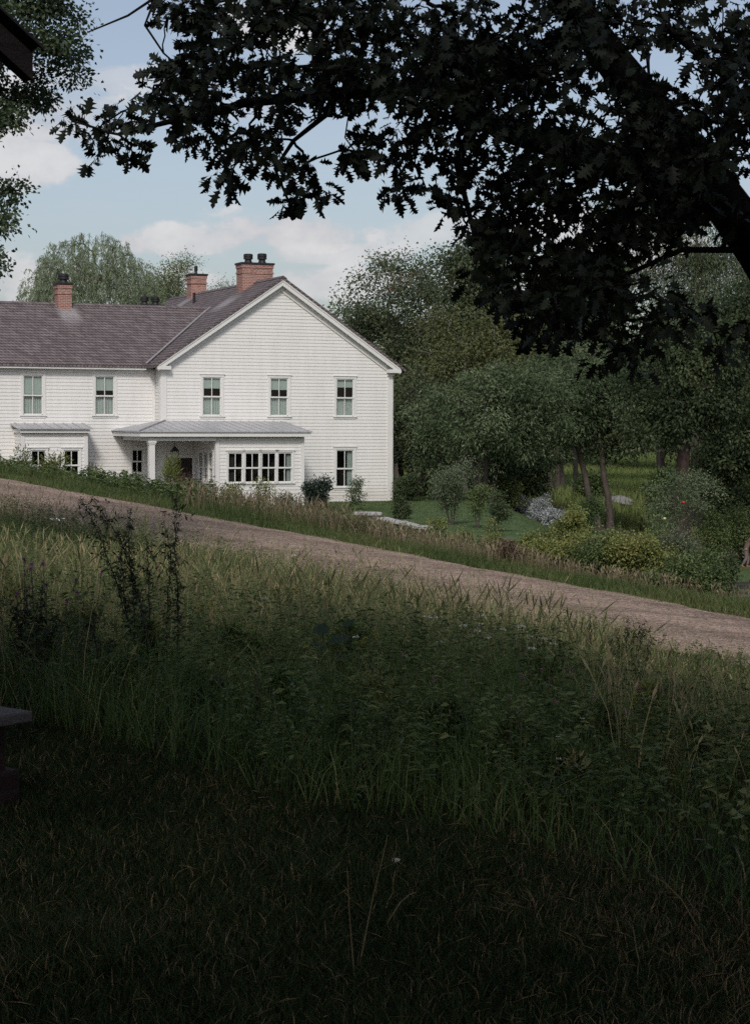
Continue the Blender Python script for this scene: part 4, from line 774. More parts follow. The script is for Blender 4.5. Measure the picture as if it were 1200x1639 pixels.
# ------------------------------------------------------------------ the big oak that frames the view
def build_oak():
    g = np.random.default_rng(101); base = Vector((4.6, 12.6, float(h(4.6, 12.6)))); root = empty('oak_tree', base)
    tag(root, 'huge dark oak leaning in from the right, its lobed leaves hanging over the view', 'tree')
    b = np.array(base); sk = Skel(); w = lambda px, py, Y: np.array(at(px, py, Y))
    # trunk, the great leaning limb, and the boughs
    trunk = sk.path([b + [0, 0, -.2], b + [-.1, 0, .8], b + [-.45, 0, 1.7], w(1290, 510, 12.2), w(1215, 400, 12.1), w(1150, 310, 12.0), w(1075, 215, 11.9), w(990, 110, 11.8), w(930, 30, 11.6), w(880, -60, 11.2), w(820, -220, 10.2), w(700, -480, 8.6), w(600, -900, 7.0)])
    up2 = sk.path([b + [0, .2, 2.6], b + [.2, .1, 5.0], b + [-.6, -1.5, 8.0], b + [-1.4, -4.0, 11.0], b + [-2, -8, 13.5]], trunk[1])
    up3 = sk.path([b + [-.2, -2, 5.5], b + [-1.5, -6, 8.0], b + [-3, -10, 10.5]], up2[0])
    lb = sk.path([w(1040, 275, 12.1), w(960, 245, 12.3), w(880, 232, 12.5), w(800, 208, 12.7), w(740, 160, 12.8), w(690, 138, 12.8), w(620, 142, 12.7), w(540, 150, 12.6), w(450, 158, 12.5), w(390, 165, 12.4), w(330, 185, 12.3), w(270, 195, 12.2), w(190, 215, 12.2)], trunk[6])
    l2 = sk.path([w(760, 190, 12.4), w(730, 260, 12.2), w(750, 340, 12.1), w(770, 420, 12.0)], lb[3])
    l3 = sk.path([w(520, 185, 12.6), w(470, 225, 12.5), w(440, 270, 12.4), w(465, 330, 12.3)], lb[7])
    l4 = sk.path([w(840, -40, 11.0), w(700, -30, 11.4), w(560, -28, 11.8), w(440, -22, 12.0), w(330, -18, 12.1), w(250, -5, 12.2), w(205, 25, 12.2), w(140, 52, 12.2)], trunk[9])
    l5 = sk.path([w(232, 40, 12.1), w(262, 85, 12.0), w(290, 110, 12.0)], l4[5])
    l6 = sk.path([w(1090, 400, 11.6), w(1000, 440, 11.4), w(920, 470, 11.3), w(860, 500, 11.2)], trunk[4])
    l7 = sk.path([w(1260, 330, 11.6), w(1220, 220, 11.2), w(1160, 120, 11.0), w(1060, 40, 10.8)], trunk[4])
    l8 = sk.path([w(1120, 330, 12.4), w(1075, 395, 12.6), w(1040, 430, 12.8)], trunk[5])
    l9 = sk.path([w(1040, 150, 12.2), w(1036, 95, 12.3), w(1020, 60, 12.4)], trunk[7])
    # sprays seen against the sky: place in the view, how far round, and distance
    bl = [(125, 222, 22, 12.2), (150, 250, 26, 12.3), (195, 222, 28, 12.1), (215, 262, 22, 12.2), (240, 190, 34, 12.3), (285, 185, 38, 12.0), (245, 140, 30, 12.4), (300, 140, 40, 12.1), (330, 205, 38, 12.5), (340, 110, 50, 12.0), (372, 165, 48, 12.3), (425, 155, 48, 12.1),
          (375, 245, 34, 12.4), (345, 285, 22, 12.3), (405, 275, 28, 12.2), (390, 30, 60, 11.9), (320, 30, 50, 12.2), (270, 12, 34, 12.1), (440, 5, 50, 12.0), (500, 10, 50, 12.0), (465, 130, 45, 12.3), (520, 120, 55, 12.0), (430, 250, 28, 12.2), (455, 295, 24, 12.4), (492, 300, 24, 12.3), (470, 335, 18, 12.4), (508, 335, 15, 12.3), (450, 215, 18, 12.3),
          (300, 250, 20, 12.3), (365, 300, 16, 12.2),
          (560, 60, 65, 11.8), (640, 60, 75, 12.2), (720, 55, 75, 11.7), (560, 160, 60, 12.4), (560, 225, 26, 12.2), (595, 250, 34, 12.3), (575, 265, 22, 12.2), (640, 190, 62, 12.0), (632, 285, 24, 12.3), (660, 265, 22, 12.2), (645, 305, 12, 12.3), (700, 120, 75, 12.5), (780, 60, 85, 12.0), (720, 205, 55, 12.1), (770, 150, 70, 12.6),
          (720, 290, 28, 12.0), (715, 320, 20, 12.1), (745, 335, 30, 12.2), (765, 375, 38, 11.9), (800, 270, 70, 12.1), (850, 160, 85, 11.7), (860, 310, 75, 12.3), (800, 430, 50, 11.8), (855, 410, 65, 12.1), (800, 490, 36, 11.6), (850, 500, 50, 11.5), (910, 480, 62, 11.4), (930, 380, 75, 11.9), (905, 60, 95, 12.1),
          (925, 70, 36, 11.0), (985, 150, 40, 11.1), (1045, 215, 42, 11.2), (1100, 280, 42, 11.2), (1160, 345, 34, 11.3), (1080, 330, 36, 11.4), (880, 260, 55, 11.8), (920, 290, 60, 12.2), (830, 360, 55, 12.2), (870, 470, 50, 12.0), (900, 430, 50, 11.8), (820, 230, 45, 12.3),
          (980, 40, 75, 11.3), (1080, 25, 45, 11.2), (1150, 50, 75, 11.0), (1190, 150, 65, 10.8), (1140, 190, 40, 11.1), (980, 190, 70, 11.4), (1060, 210, 60, 11.5), (1000, 300, 80, 11.6), (1090, 300, 65, 11.3), (1170, 230, 55, 11.0), (980, 420, 60, 11.4), (1060, 330, 60, 11.6), (960, 460, 70, 11.2), (1020, 480, 55, 11.0), (960, 530, 45, 11.1), (1000, 560, 36, 11.0), (1050, 500, 45, 10.9), (1110, 480, 34, 10.8), (1170, 530, 40, 10.7), (920, 500, 40, 11.2)]
    C = []; R = []
    for px, py, r_, Y in bl:
        if px < 560 and py > 100: py -= 22
        n = max(2, int((r_ / 17) ** 2 * (1.1 if px < 700 else .85 if px < 960 else 1.1 if py < 400 else .7)))
        for k in range(n):
            a, q = g.uniform(0, 6.283), math.sqrt(g.random()); x, y = px + r_ * q * math.cos(a), py + r_ * q * math.sin(a)
            if any((x - hx) ** 2 / a_ ** 2 + (y - hy) ** 2 / b_ ** 2 < 1 for hx, hy, a_, b_ in ((466, 62, 20, 38), (478, 92, 22, 16), (1050, 112, 34, 36), (1082, 92, 26, 24), (972, 122, 15, 30), (815, 222, 24, 14), (940, 285, 20, 16), (935, 165, 16, 12), (985, 315, 14, 22), (530, 195, 22, 12), (1165, 300, 26, 24))): continue
            C.append(w(x, y, Y + g.normal(0, .45))); R.append(.10 + .0014 * r_)
    fringe = len(C)
    # the rest of the crown overhead, above the frame: what throws the shade
    m = 330; e = unit(g.normal(0, 1, (m, 3))) * (g.random(m) ** .42)[:, None]; O = np.array([1.0, -5.2, 8.5]) + e * np.array([11.5, 10.0, 4.3])
    O = O[(O[:, 2] > .255 * np.maximum(O[:, 1], 0) + 1.4) & (O[:, 2] > 3.6)]
    order = np.argsort([np.min(np.linalg.norm(np.array(sk.p) - c, axis=1)) for c in C])
    for i in order: sk.attach(C[i], g, 3, 4, .02, .15)
    for c in O[np.argsort(np.linalg.norm(O - np.array([2, 6, 7]), axis=1))]: sk.attach(c, g, 3, 4, .06, .9)
    rad = sk.radii(.0045, .52, .3)
    for ids, r0, r1 in ((trunk, .36, .07), (up2, .3, .06), (up3, .16, .05), (lb, .10, .012), (l2, .035, .01), (l3, .02, .008), (l4, .035, .005), (l5, .008, .005), (l6, .018, .008), (l7, .06, .02), (l8, .018, .007), (l9, .02, .008)):
        for k, i in enumerate(ids): rad[i] = r0 + (r1 - r0) * (k / (len(ids) - 1)) ** .8
    for k, r_ in zip(trunk, (.52, .40, .30, .20, .155, .14, .13, .118, .108, .095, .085, .075, .06)): rad[k] = r_
    for i in range(len(sk.p)): sk.p[i] = sk.p[i] - b
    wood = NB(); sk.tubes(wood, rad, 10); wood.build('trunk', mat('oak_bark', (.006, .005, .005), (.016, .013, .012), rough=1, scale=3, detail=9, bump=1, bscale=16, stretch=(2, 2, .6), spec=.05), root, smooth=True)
    cr = NB(); lp = 13
    Cn = np.repeat(np.array(C), lp, 0); Rn = np.repeat(np.array(R), lp); n = len(Cn); off = unit(g.normal(0, 1, (n, 3))) * (Rn * g.random(n) ** .6)[:, None] * np.array([1, 1.3, .8])
    D = unit(off) + g.normal(0, .5, (n, 3)); D[:, 2] -= .55
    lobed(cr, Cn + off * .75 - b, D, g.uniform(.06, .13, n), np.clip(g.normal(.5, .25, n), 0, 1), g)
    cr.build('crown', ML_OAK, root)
    tw = NB()
    cr2 = NB(); lp = 52; On = np.repeat(O, lp, 0); n = len(On); off = g.normal(0, .55, (n, 3)); D = g.normal(0, 1, (n, 3)); D[:, 2] -= .4
    P = On + off; k = P[:, 2] > .245 * np.maximum(P[:, 1], 0) + .9; P, D = P[k], D[k]; n = len(P)
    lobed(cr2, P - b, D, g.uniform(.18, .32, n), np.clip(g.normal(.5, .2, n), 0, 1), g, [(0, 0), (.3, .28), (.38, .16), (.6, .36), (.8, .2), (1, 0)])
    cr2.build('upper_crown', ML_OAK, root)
build_oak()

# ------------------------------------------------------------------ trees round the house and beyond
def bush(*a, **k): return _bush(*a, **k)
def build_trees():
    # weeping willow behind the wing
    Yw = 116.; base = on(148, Yw); c = at(148, 470, Yw); g = np.random.default_rng(201); root = empty('willow_tree', base); tag(root, 'broad weeping willow rising behind the wing roof', 'tree')
    b = np.array(base); sk = Skel(); top = np.array([.3, 0, c.z - b[2] + .6]); sk.path([top * q + g.normal(0, .12, 3) * (q > 0) for q in np.linspace(0, 1, 8)])
    S = []; ctr = np.array([0, 0, c.z - b[2]]); 
    for k in range(760):
        e = unit(g.normal(0, 1, 3)); e[2] = abs(e[2]) * 1.05 - .28; q = g.random() ** .28; S.append(ctr + e * q * np.array([4.5, 4.0, 4.3]) + [0, 0, .5])
    S = np.array(S); S = S[np.argsort(np.linalg.norm(S - top, axis=1))]
    wood, cr = NB(), NB()
    for i in range(0, len(S), 7): sk.attach(S[i] - [0, 0, .1], g, 4, 4, .2, 1.0)
    sk.tubes(wood, sk.radii(.02, .5, .4), 6); wood.build('trunk', M_BARK, root, smooth=True)
    for c_ in S:
        n = int(g.integers(34, 60)); ln = g.uniform(1.2, 3.8); q = np.linspace(0, 1, n); out = unit(c_ - ctr) * np.array([1, 1, 0]) * g.uniform(.1, .7); sw = g.normal(0, .12, 3) * [1, 1, 0]
        P = c_ + out * (1 - np.exp(-3 * q))[:, None] + sw * (q ** 2)[:, None] + np.array([0, 0, 1]) * (.35 * np.sin(q * 2.2) * (q < .5) - ln * q ** 1.4)[:, None] + g.normal(0, .05, (n, 3))
        D = g.normal(0, .45, (n, 3)) + [0, 0, -1]; leaves(cr, P, D, g.uniform(.16, .30, n), g.uniform(.035, .055, n), np.clip(g.normal(.5, .14) + g.normal(0, .12, n), 0, 1), g, .05)
    cr.build('crown', ML_WILLOW, root)
    def T(name, label, px, pt, pb, half, Y, nc, lpc, ml, mbk, tr, seed, L=.2, Wd=.11, cr=.8, extra=(), off=0, **k):
        """crown from picture row pt down to pb, half its width in picture columns, standing Y metres off"""
        base = on(px + off, Y); zt, zb = at(px, pt, Y).z - base.z, at(px, pb, Y).z - base.z; xo = -off / F_PX * Y; r = half / F_PX * Y
        E = [(xo, 0, (zt + zb) / 2, r, r * .9, (zt - zb) / 2)]
        for ex, et, eb, eh in extra:
            a, b_ = at(ex, et, Y).z - base.z, at(ex, eb, Y).z - base.z; E.append(((ex - px - off) / F_PX * Y, 0, (a + b_) / 2, eh / F_PX * Y, eh / F_PX * Y * .9, (a - b_) / 2))
        return tree(name, label, base, E, nc, lpc, cr, L, Wd, ml, mbk, tr, seed, top=(xo * .8, 0, zb + (zt - zb) * .72), **k)
    T('poplar_tree', 'pale feathery tree between the willow and the rear chimney', 288, 412, 520, 38, 128, 70, 110, ML_LIGHT, M_BIRCH, .2, 210, L=.2, Wd=.08, cr=.75, extra=[(248, 430, 520, 26)], droop=.1)
    T('shade_tree', 'small treetop peeping over the ridge beside the big chimney', 362, 446, 520, 26, 135, 40, 110, ML_LIGHT, M_BARK, .18, 211, L=.2, Wd=.09, cr=.7)
    T('maple_tree', 'tall airy tree with a few reddish leaves close behind the gable', 640, 402, 700, 118, 106, 230, 110, ML_MAPLE, M_BARK, .3, 212, L=.21, Wd=.13, cr=.72, extra=[(575, 430, 640, 62), (690, 396, 560, 62), (560, 480, 690, 50)], droop=.1, twig=.016, tint=(.5, .2))
    T('maple_tree', 'green maple top standing between the airy tree and the dark oak leaves', 765, 372, 600, 58, 100, 120, 120, ML_MAPLE, M_BARK, .25, 213, L=.22, Wd=.14, cr=.7, tint=(.42, .18))
    T('olive_tree', 'yellowish-green tree with a pale bare stem in front of the airy tree', 745, 480, 690, 92, 98, 150, 130, ML_YEL, M_BIRCH, .16, 214, L=.19, Wd=.10, cr=.75, extra=[(690, 520, 700, 60), (800, 500, 680, 70)], dead=6)
    T('understorey_tree', 'mid-green spreading tree low beside the corner of the house', 655, 590, 745, 62, 94, 100, 130, ML_MAPLE, M_BARKD, .16, 215, L=.18, Wd=.1, cr=.62, extra=[(690, 640, 760, 55)], stems=3, spread=1.2, bare=.15)
    T('chestnut_tree', 'broad dark chestnut with long drooping leaves, left of the trunk with grey bark', 770, 590, 745, 112, 86, 190, 130, ML_CHEST, M_BARKD, .14, 216, L=.24, Wd=.075, cr=.55, extra=[(830, 560, 740, 95), (700, 620, 765, 55), (790, 660, 768, 60)], stems=4, spread=1.5, bare=.12, droop=.18, arch=.2, dead=5, off=5)
    T('chestnut_tree', 'chestnut with long glossy leaves and a forked grey trunk above the boulder', 905, 545, 720, 122, 92, 210, 130, ML_CHEST, M_BARK, .2, 217, L=.25, Wd=.08, cr=.55, extra=[(975, 590, 735, 80), (850, 660, 760, 55), (1010, 660, 745, 45)], stems=2, spread=.9, bare=.3, droop=.18, arch=.2, dead=6, off=62)
    T('shade_tree', 'tall dark tree behind the chestnuts', 870, 440, 640, 95, 118, 150, 120, ML_DARK, M_BARKD, .3, 218, L=.24, Wd=.15, cr=.95, extra=[(960, 430, 620, 80)])
    T('willow_oak_tree', 'grey-green narrow-leaved tree seen under the leaning oak limb', 1120, 320, 560, 100, 98, 190, 130, ML_GWILLOW, M_BARK, .3, 219, L=.26, Wd=.06, cr=.75, extra=[(1010, 300, 480, 80), (1190, 350, 560, 70)], droop=.4, tint=(.3, .18))
    T('pine_tree', 'dark tree with a thick straight reddish trunk at the right of the lawn', 1095, 480, 690, 100, 80, 170, 120, ML_DARK, mat('reddish_bark', (.028, .018, .016), (.06, .038, .033), rough=.95, scale=3, bump=.9, bscale=12, stretch=(2, 2, .5)), .42, 220, L=.2, Wd=.12, cr=.6, extra=[(1050, 600, 720, 70), (1150, 560, 720, 60)], dead=6, bare=.4)
    T('maple_tree', 'low dark maple filling the right edge above the lawn', 1190, 610, 832, 80, 90, 150, 120, ML_DARK, M_BARKD, .2, 221, off=60, L=.17, Wd=.12, cr=.5, extra=[(1150, 650, 820, 50)], tint=(.4, .25), bare=.1)
    T('shade_tree', 'tall dark tree at the right edge behind the low maple', 1230, 420, 700, 110, 88, 150, 120, ML_DARK, M_BARKD, .3, 222, L=.22, Wd=.14, cr=.8)
    # wood edge behind
    far = [(560, 560, 730, 70, 132, 'dark wood-edge tree showing left of the gable corner gap'), (690, 530, 745, 85, 140, 'dark wood-edge tree behind the understorey tree'), (830, 560, 750, 95, 146, 'dark wood-edge tree behind the left chestnut'), (965, 520, 735, 90, 150, 'wood-edge tree behind the forked chestnut'), (1060, 540, 730, 80, 142, 'wood-edge tree left of the thick reddish trunk'), (1160, 520, 750, 95, 138, 'wood-edge tree right of the thick reddish trunk'), (900, 600, 752, 60, 160, 'small wood-edge tree above the three thin trunks'), (1240, 540, 760, 90, 126, 'wood-edge tree cut by the right edge of the view')]
    for k, (px, pt, pb, half, Y, lab) in enumerate(far):
        T('woodland_tree', lab, px, pt, pb, half, Y, 110, 95, ML_MAPLE if k % 3 else ML_DARK, M_BARKD, .26, 230 + k, L=.3, Wd=.19, cr=1.15, tint=(.4, .18), group='trees of the wood edge', bare=.2)
    for k, (px, Y, lab) in enumerate([(879, 112, 'leftmost of three thin trunks in the gap under the chestnuts'), (890, 111, 'middle of three thin trunks in the gap under the chestnuts'), (899, 112.5, 'right-hand of three thin trunks in the gap under the chestnuts'), (919, 110, 'single thin dark trunk right of the three thin trunks'), (1052, 120, 'thin leaning trunk in the gap left of the reddish trunk')]):
        T('birch_tree', lab, px, 560, 690, 34, Y, 34, 90, ML_DARK, M_BARKD if k > 2 else M_BARK, .17, 250 + k, L=.26, Wd=.15, cr=.8, group='thin trunks in the gap', bare=.55)
    for k, (px, pt, w, Y, m, lab) in enumerate([(688, 715, 60, 101, ML_SHRUB, 'shaded green thicket behind the airy sapling clump'), (745, 720, 60, 103, ML_DARK, 'dark thicket under the left chestnut'), (805, 712, 66, 104, ML_DARK, 'dark thicket under the middle of the chestnuts'), (855, 722, 50, 105, ML_DARK, 'dark thicket left of the three thin trunks'), (1062, 735, 46, 104, ML_SHRUB, 'green thicket left of the thick reddish trunk'), (945, 752, 34, 108, ML_SHRUB, 'low green thicket behind the forked grey trunk')]):
        b_ = on(px, Y); bush('thicket_shrub', lab, b_, w / F_PX * Y, at(px, pt, Y).z - b_.z, m, 270 + k, L=.2, Wd=.11, nc=60, lpc=80, cr=.45, low=0, tint=(.4, .2), group='thickets under the trees')
    # maple on the left, out of the frame but for its branches
    base = on(-160, 27.0); E = []
    for px, py, rx, rz in ((60, 40, 95, 60), (20, 130, 75, 55), (-60, 60, 120, 90), (20, 200, 42, 45), (-30, 240, 60, 60), (18, 300, 36, 50), (-40, 340, 60, 60), (12, 360, 34, 40), (8, 425, 40, 34), (-50, 420, 60, 50), (-150, 150, 150, 200), (110, 80, 55, 34), (120, 20, 50, 40), (40, -120, 160, 120), (-200, -200, 200, 200)):
        p = at(px - 12, py, 27.0); rx *= .84; rz *= .82; E.append((p.x - base.x, g.normal(0, .5), p.z - base.z, rx / F_PX * 27, rx / F_PX * 27 * 1.3, rz / F_PX * 27))
    tree('maple_tree', 'leafy maple reaching in from the left edge above the wing roof', base, E, 460, 170, .22, .085, .055, ML_LEFT, M_BARKD, .3, 260, top=(.2, 0, 7.5), droop=.15, twig=.005, tint=(.62, .2), flat=.7, shell=.4)
#CALLTREES

# ------------------------------------------------------------------ shrubs and saplings
def _bush(name, label, base, wd, ht, ml, seed, L=.09, Wd=.05, nc=26, lpc=70, cr=None, stems=5, droop=.1, tint=(.5, .2), mbk=None, cat='shrub', group=None, low=.15, lean=(0, 0), dead=0):
    cr = cr or max(wd, ht) * .13; zc = ht * (.5 + low / 2); rz = ht * (.5 - low / 2)
    gg = np.random.default_rng(seed); E = [(lean[0] * .6, lean[1] * .6, zc * .82, wd / 2 * .72, wd / 2 * .7, rz * .72)]
    for q in range(4):                                     # uneven shoots standing out of the mass
        a = gg.uniform(0, 6.283); d = gg.uniform(.15, .36) * wd; hz = ht * gg.uniform(.62, .98); rr = gg.uniform(.12, .22) * wd
        E.append((lean[0] * .7 + d * math.cos(a), lean[1] * .7 + d * math.sin(a) * .7, hz - ht * .16, rr, rr, ht * .17))
    return tree(name, label, base, E, nc, lpc, cr, L, Wd, ml, mbk or M_BARKD, (.012 + ht * .004) if stems > 1 else .02, seed, top=(lean[0], lean[1], ht * .8), stems=stems, spread=wd * .22, droop=droop, cat=cat, group=group, tint=tint, bare=.05, twig=.0035, arch=.05, parts=('stem', 'foliage'), dead=dead)
build_trees()
def build_clumps():
    pts = [(300, 862, 110, .75, 0), (372, 885, 90, .7, 0), (478, 925, 110, .7, 1), (395, 985, 100, .7, 2), (250, 985, 90, .7, 2), (60, 985, 130, .75, 3), (120, 945, 90, .7, 2), (560, 985, 100, .75, 2), (640, 985, 90, .7, 0), (705, 1000, 110, .7, 2), (805, 1010, 100, .65, 0), (880, 1045, 90, .6, 2), (960, 1110, 110, .5, 0), (1050, 1080, 80, .45, 1), (700, 1110, 120, .6, 3), (560, 1120, 130, .65, 3), (430, 1060, 110, .65, 2), (330, 1050, 120, .65, 3), (820, 1140, 120, .5, 3), (180, 1030, 120, .7, 3), (20, 900, 80, .7, 1), (1130, 1150, 90, .4, 0), (620, 1060, 100, .6, 1), (520, 900, 70, .6, 0), (900, 1200, 130, .45, 2)]
    ms = (ML_SHRUB, ML_YSHRUB, ML_GRASS, ML_SHRUB)
    for k, (px, py, w, H, m) in enumerate(pts):
        H = HPY(py) * 1.04; p = above(px, py, H, 5.5); wd = w / F_PX * p.y
        bush('weed_clump', 'loose leafy weed clump standing up out of the meadow grass', p, wd, H, ms[m], 700 + k, L=.055, Wd=.014, nc=26, lpc=42, cr=wd * .11, low=.05, stems=7, droop=-.12, tint=((.4, .4, .4, .3)[m], .22), mbk=M_STEM, cat='plant', group='weed clumps in the meadow')
build_clumps()
def build_shrubs():
    def B(name, label, px, pt, pb, wpx, Y, ml, seed, on_ground=True, **k):
        base = on(px, Y); top = at(px, pt, Y).z; bush(name, label, base, wpx / F_PX * Y, max(.4, top - base.z), ml, seed, **k)
    B('evergreen_shrub', 'glossy dark evergreen bush beside the right side of the sunroom', 506, 752, 812, 46, 78.5, ML_EVER, 301, L=.13, Wd=.065, nc=44, lpc=80, low=.02)
    B('sapling', 'thin leaning sapling under the ground-floor window of the gable', 556, 762, 812, 30, 77, ML_CHEST, 302, L=.12, Wd=.05, nc=20, lpc=40, stems=2, lean=(.5, 0), low=.1)
    B('laurel_shrub', 'dark rounded bush at the right corner of the house', 650, 755, 806, 52, 86, ML_DARK, 303, L=.13, Wd=.07, nc=46, lpc=80, low=.02, tint=(.6, .2))
    B('sapling', 'upright dark green sapling on the lawn in front of the house corner', 643, 786, 835, 34, 70, ML_DARK, 304, L=.11, Wd=.06, nc=26, lpc=60, low=.05, tint=(.7, .2))
    B('birch_sapling', 'airy light green sapling clump on the lawn right of the house', 722, 722, 838, 92, 66, ML_GWILLOW, 305, L=.085, Wd=.05, nc=74, lpc=60, cr=.22, stems=5, low=.12, mbk=M_BARK)
    B('birch_sapling', 'smaller light green sapling beside the airy clump', 765, 752, 840, 46, 64, ML_SHRUB, 306, L=.085, Wd=.05, nc=30, lpc=55, cr=.2, stems=3, low=.15, mbk=M_BARK)
    B('viburnum_shrub', 'rounded green bush at the far edge of the lawn', 815, 757, 803, 62, 88, ML_SHRUB, 307, L=.14, Wd=.08, nc=50, lpc=80, low=.0)
    B('laurel_shrub', 'small dark bush just left of the rounded green bush', 785, 760, 800, 40, 89, ML_DARK, 308, L=.13, Wd=.07, nc=32, lpc=80, low=.0, tint=(.6, .2))
    B('sapling', 'dark-stemmed sapling on the lawn below the rounded green bush', 795, 785, 850, 44, 62, ML_DARK, 309, L=.1, Wd=.055, nc=26, lpc=50, low=.3, stems=2, tint=(.75, .2))
    for k, (px, pt, pb, w, Y, lab) in enumerate([(833, 787, 812, 44, 89, 'silver-leaved shrub nearest the house in the mulch bed'), (862, 795, 822, 46, 86, 'silver-leaved shrub in the middle of the mulch bed row'), (890, 804, 832, 46, 83, 'silver-leaved shrub at the low end of the mulch bed row')]):
        B('silver_shrub', lab, px, pt, pb, w, Y, ML_SILVER, 310 + k, L=.19, Wd=.045, nc=40, lpc=46, low=.0, group='silver shrubs along the lawn')
    B('laurel_shrub', 'dark leafy bush right of the silver shrubs', 932, 783, 840, 62, 82, ML_SHRUB, 314, L=.12, Wd=.06, nc=44, lpc=80, low=.0, tint=(.2, .15))
    B('hornbeam_shrub', 'bright yellow-green bush below the silver shrubs', 912, 812, 895, 66, 52, ML_YSHRUB, 315, L=.085, Wd=.05, nc=60, lpc=80, low=.0, tint=(.45, .2))
    hb = [(640, 838, 34, 50, 'low yellow-green sprig growing beside the stone slab wall'), (700, 828, 30, 50, 'yellow-green sapling behind the lower stone slab'), (745, 838, 36, 48, 'yellow-green sapling left of the thin dark stem'), (790, 832, 40, 47, 'open yellow-green sapling with a thin dark stem'), (848, 842, 46, 45, 'yellow-green bush behind the dried brown seed heads'), (880, 832, 40, 46, 'yellow-green bush left of the brightest hedge bush'), (950, 848, 62, 44, 'olive-green bush right of the brightest hedge bush'), (990, 842, 64, 42, 'large olive-green bush in the middle of the roadside hedge'), (1035, 838, 70, 41, 'tall olive-green bush touching the grey-green willow shrub'), (720, 848, 30, 46, 'small yellow-green sapling above the tan grass')]
    for k, (px, pt, w, Y, lab) in enumerate([(868, 872, 66, 38.5, 'bushy yellow-green shrub right behind the dried brown seed heads'), (912, 862, 74, 39, 'roadside hedge bush in front of the brightest bush'), (958, 860, 78, 38.5, 'wide olive bush low in the hedge, between tan grass and lawn'), (1004, 864, 84, 38, 'wide olive bush low in the middle of the hedge'), (1048, 872, 70, 37.5, 'olive bush at the foot of the grey-green willow shrub'), (1110, 880, 70, 37, 'green bush right of the grey-green willow shrub')]):
        Y = 39.2 / (1 + (px - 600) / F_PX)
        B('hornbeam_shrub', lab, px, pt - 16, 0, w * 1.12, Y, (ML_YSHRUB, ML_YSHRUB, ML_SHRUB)[k % 3], 370 + k, L=.06, Wd=.038, nc=80, lpc=65, low=.0, tint=(.55, .22), stems=7, cr=.16, group='roadside hedge bushes')
    for k, (px, pt, w, Y, lab) in enumerate(hb):
        if px > 840: Y = 42.5 / (1 + (px - 600) / F_PX)
        B('hornbeam_shrub', lab, px, pt, 0, w, Y, ML_YSHRUB if k in (1, 2, 3, 4, 5, 9) else ML_SHRUB, 320 + k, L=.065, Wd=.04, nc=24 if w < 45 else 64, lpc=60, low=.1 if w < 45 else 0, tint=(.45 if k < 6 else .75, .2), stems=3 if w < 45 else 6, group='roadside hedge bushes')
    B('willow_shrub', 'tall grey-green willow shrub on the roadside in front of the small apple tree', 1080, 838, 960, 78, 34.6, ML_GWILLOW, 340, L=.07, Wd=.02, nc=90, lpc=80, low=.0, stems=8, droop=-.1)
    B('bramble_shrub', 'dark green bramble low in the hedge left of the bench', 1135, 898, 975, 80, 32.8, ML_SHRUB, 341, L=.06, Wd=.04, nc=60, lpc=60, low=.0, tint=(.3, .2), dead=8)
    B('sapling', 'dark-leaved sapling standing before the lower lawn', 1163, 872, 960, 46, 34, ML_DARK, 342, L=.065, Wd=.045, nc=36, lpc=55, low=.25, stems=2, tint=(.8, .2))
    B('bramble_shrub', 'leafy bush at the bottom of the hedge by the road', 1050, 905, 975, 70, 33, ML_SHRUB, 343, L=.055, Wd=.035, nc=56, lpc=60, low=.0, tint=(.6, .2))
    B('viburnum_shrub', 'green shrub in the mulch bed above the lower lawn', 1140, 805, 880, 60, 84, ML_SHRUB, 344, L=.13, Wd=.07, nc=56, lpc=70, low=.05, tint=(.65, .2))
    B('viburnum_shrub', 'tall green shrub behind the walking person', 1190, 798, 885, 56, 86, ML_SHRUB, 345, L=.13, Wd=.07, nc=56, lpc=70, low=.05, tint=(.5, .2))
    B('barberry_shrub', 'orange-tinged shrub left of the bed above the lower lawn', 1100, 828, 885, 46, 82, ML_YEL, 346, L=.11, Wd=.06, nc=36, lpc=60, low=.0, tint=(.8, .25))
    # small apple tree, two apples showing
    base = on(1083, 72.0); zt, zb = at(1090, 750, 72).z - base.z, at(1090, 842, 72).z - base.z
    ap = tree('apple_tree', 'small apple tree with a few red apples in the rough grass', base, [(.2, 0, (zt + zb) / 2, 1.45, 1.3, (zt - zb) / 2), (-.6, 0, zb + .6, .8, .8, .7)], 90, 55, .3, .1, .055, ML_CHEST, M_BARK, .07, 350, top=(.1, 0, zt * .8), stems=3, spread=.5, bare=.1, tint=(.7, .2), droop=.1, twig=.008)
    q = MB(); p = at(1093, 804, 70.7) - base; q.lathe(p, [(.01, -.055), (.05, -.04), (.068, 0), (.055, .045), (.015, .055)], 10); q.build('apple', mat('apple_skin', (.42, .03, .02), (.5, .08, .03), rough=.35), ap, smooth=True)
    q = MB(); p = at(1063, 830, 71) - base; q.lathe(p, [(.01, -.05), (.045, -.035), (.06, 0), (.05, .04), (.01, .05)], 10); q.build('apple', mat('pale_apple_skin', (.5, .45, .25), (.55, .5, .3), rough=.35), ap, smooth=True)
    # roadside plants in front of the house
    B('goldenrod_plant', 'tall leafy weed before the left window of the entry bay', 88, 712, 770, 44, 50, ML_YSHRUB, 360, L=.13, Wd=.035, nc=34, lpc=45, low=.1, stems=6, droop=-.15, tint=(.3, .2), cat='plant')
    B('goldenrod_plant', 'single tall leafy weed left of the entry bay windows', 40, 700, 770, 18, 50, ML_SHRUB, 361, L=.11, Wd=.035, nc=14, lpc=40, low=.2, stems=2, droop=-.1, tint=(.7, .2), cat='plant')
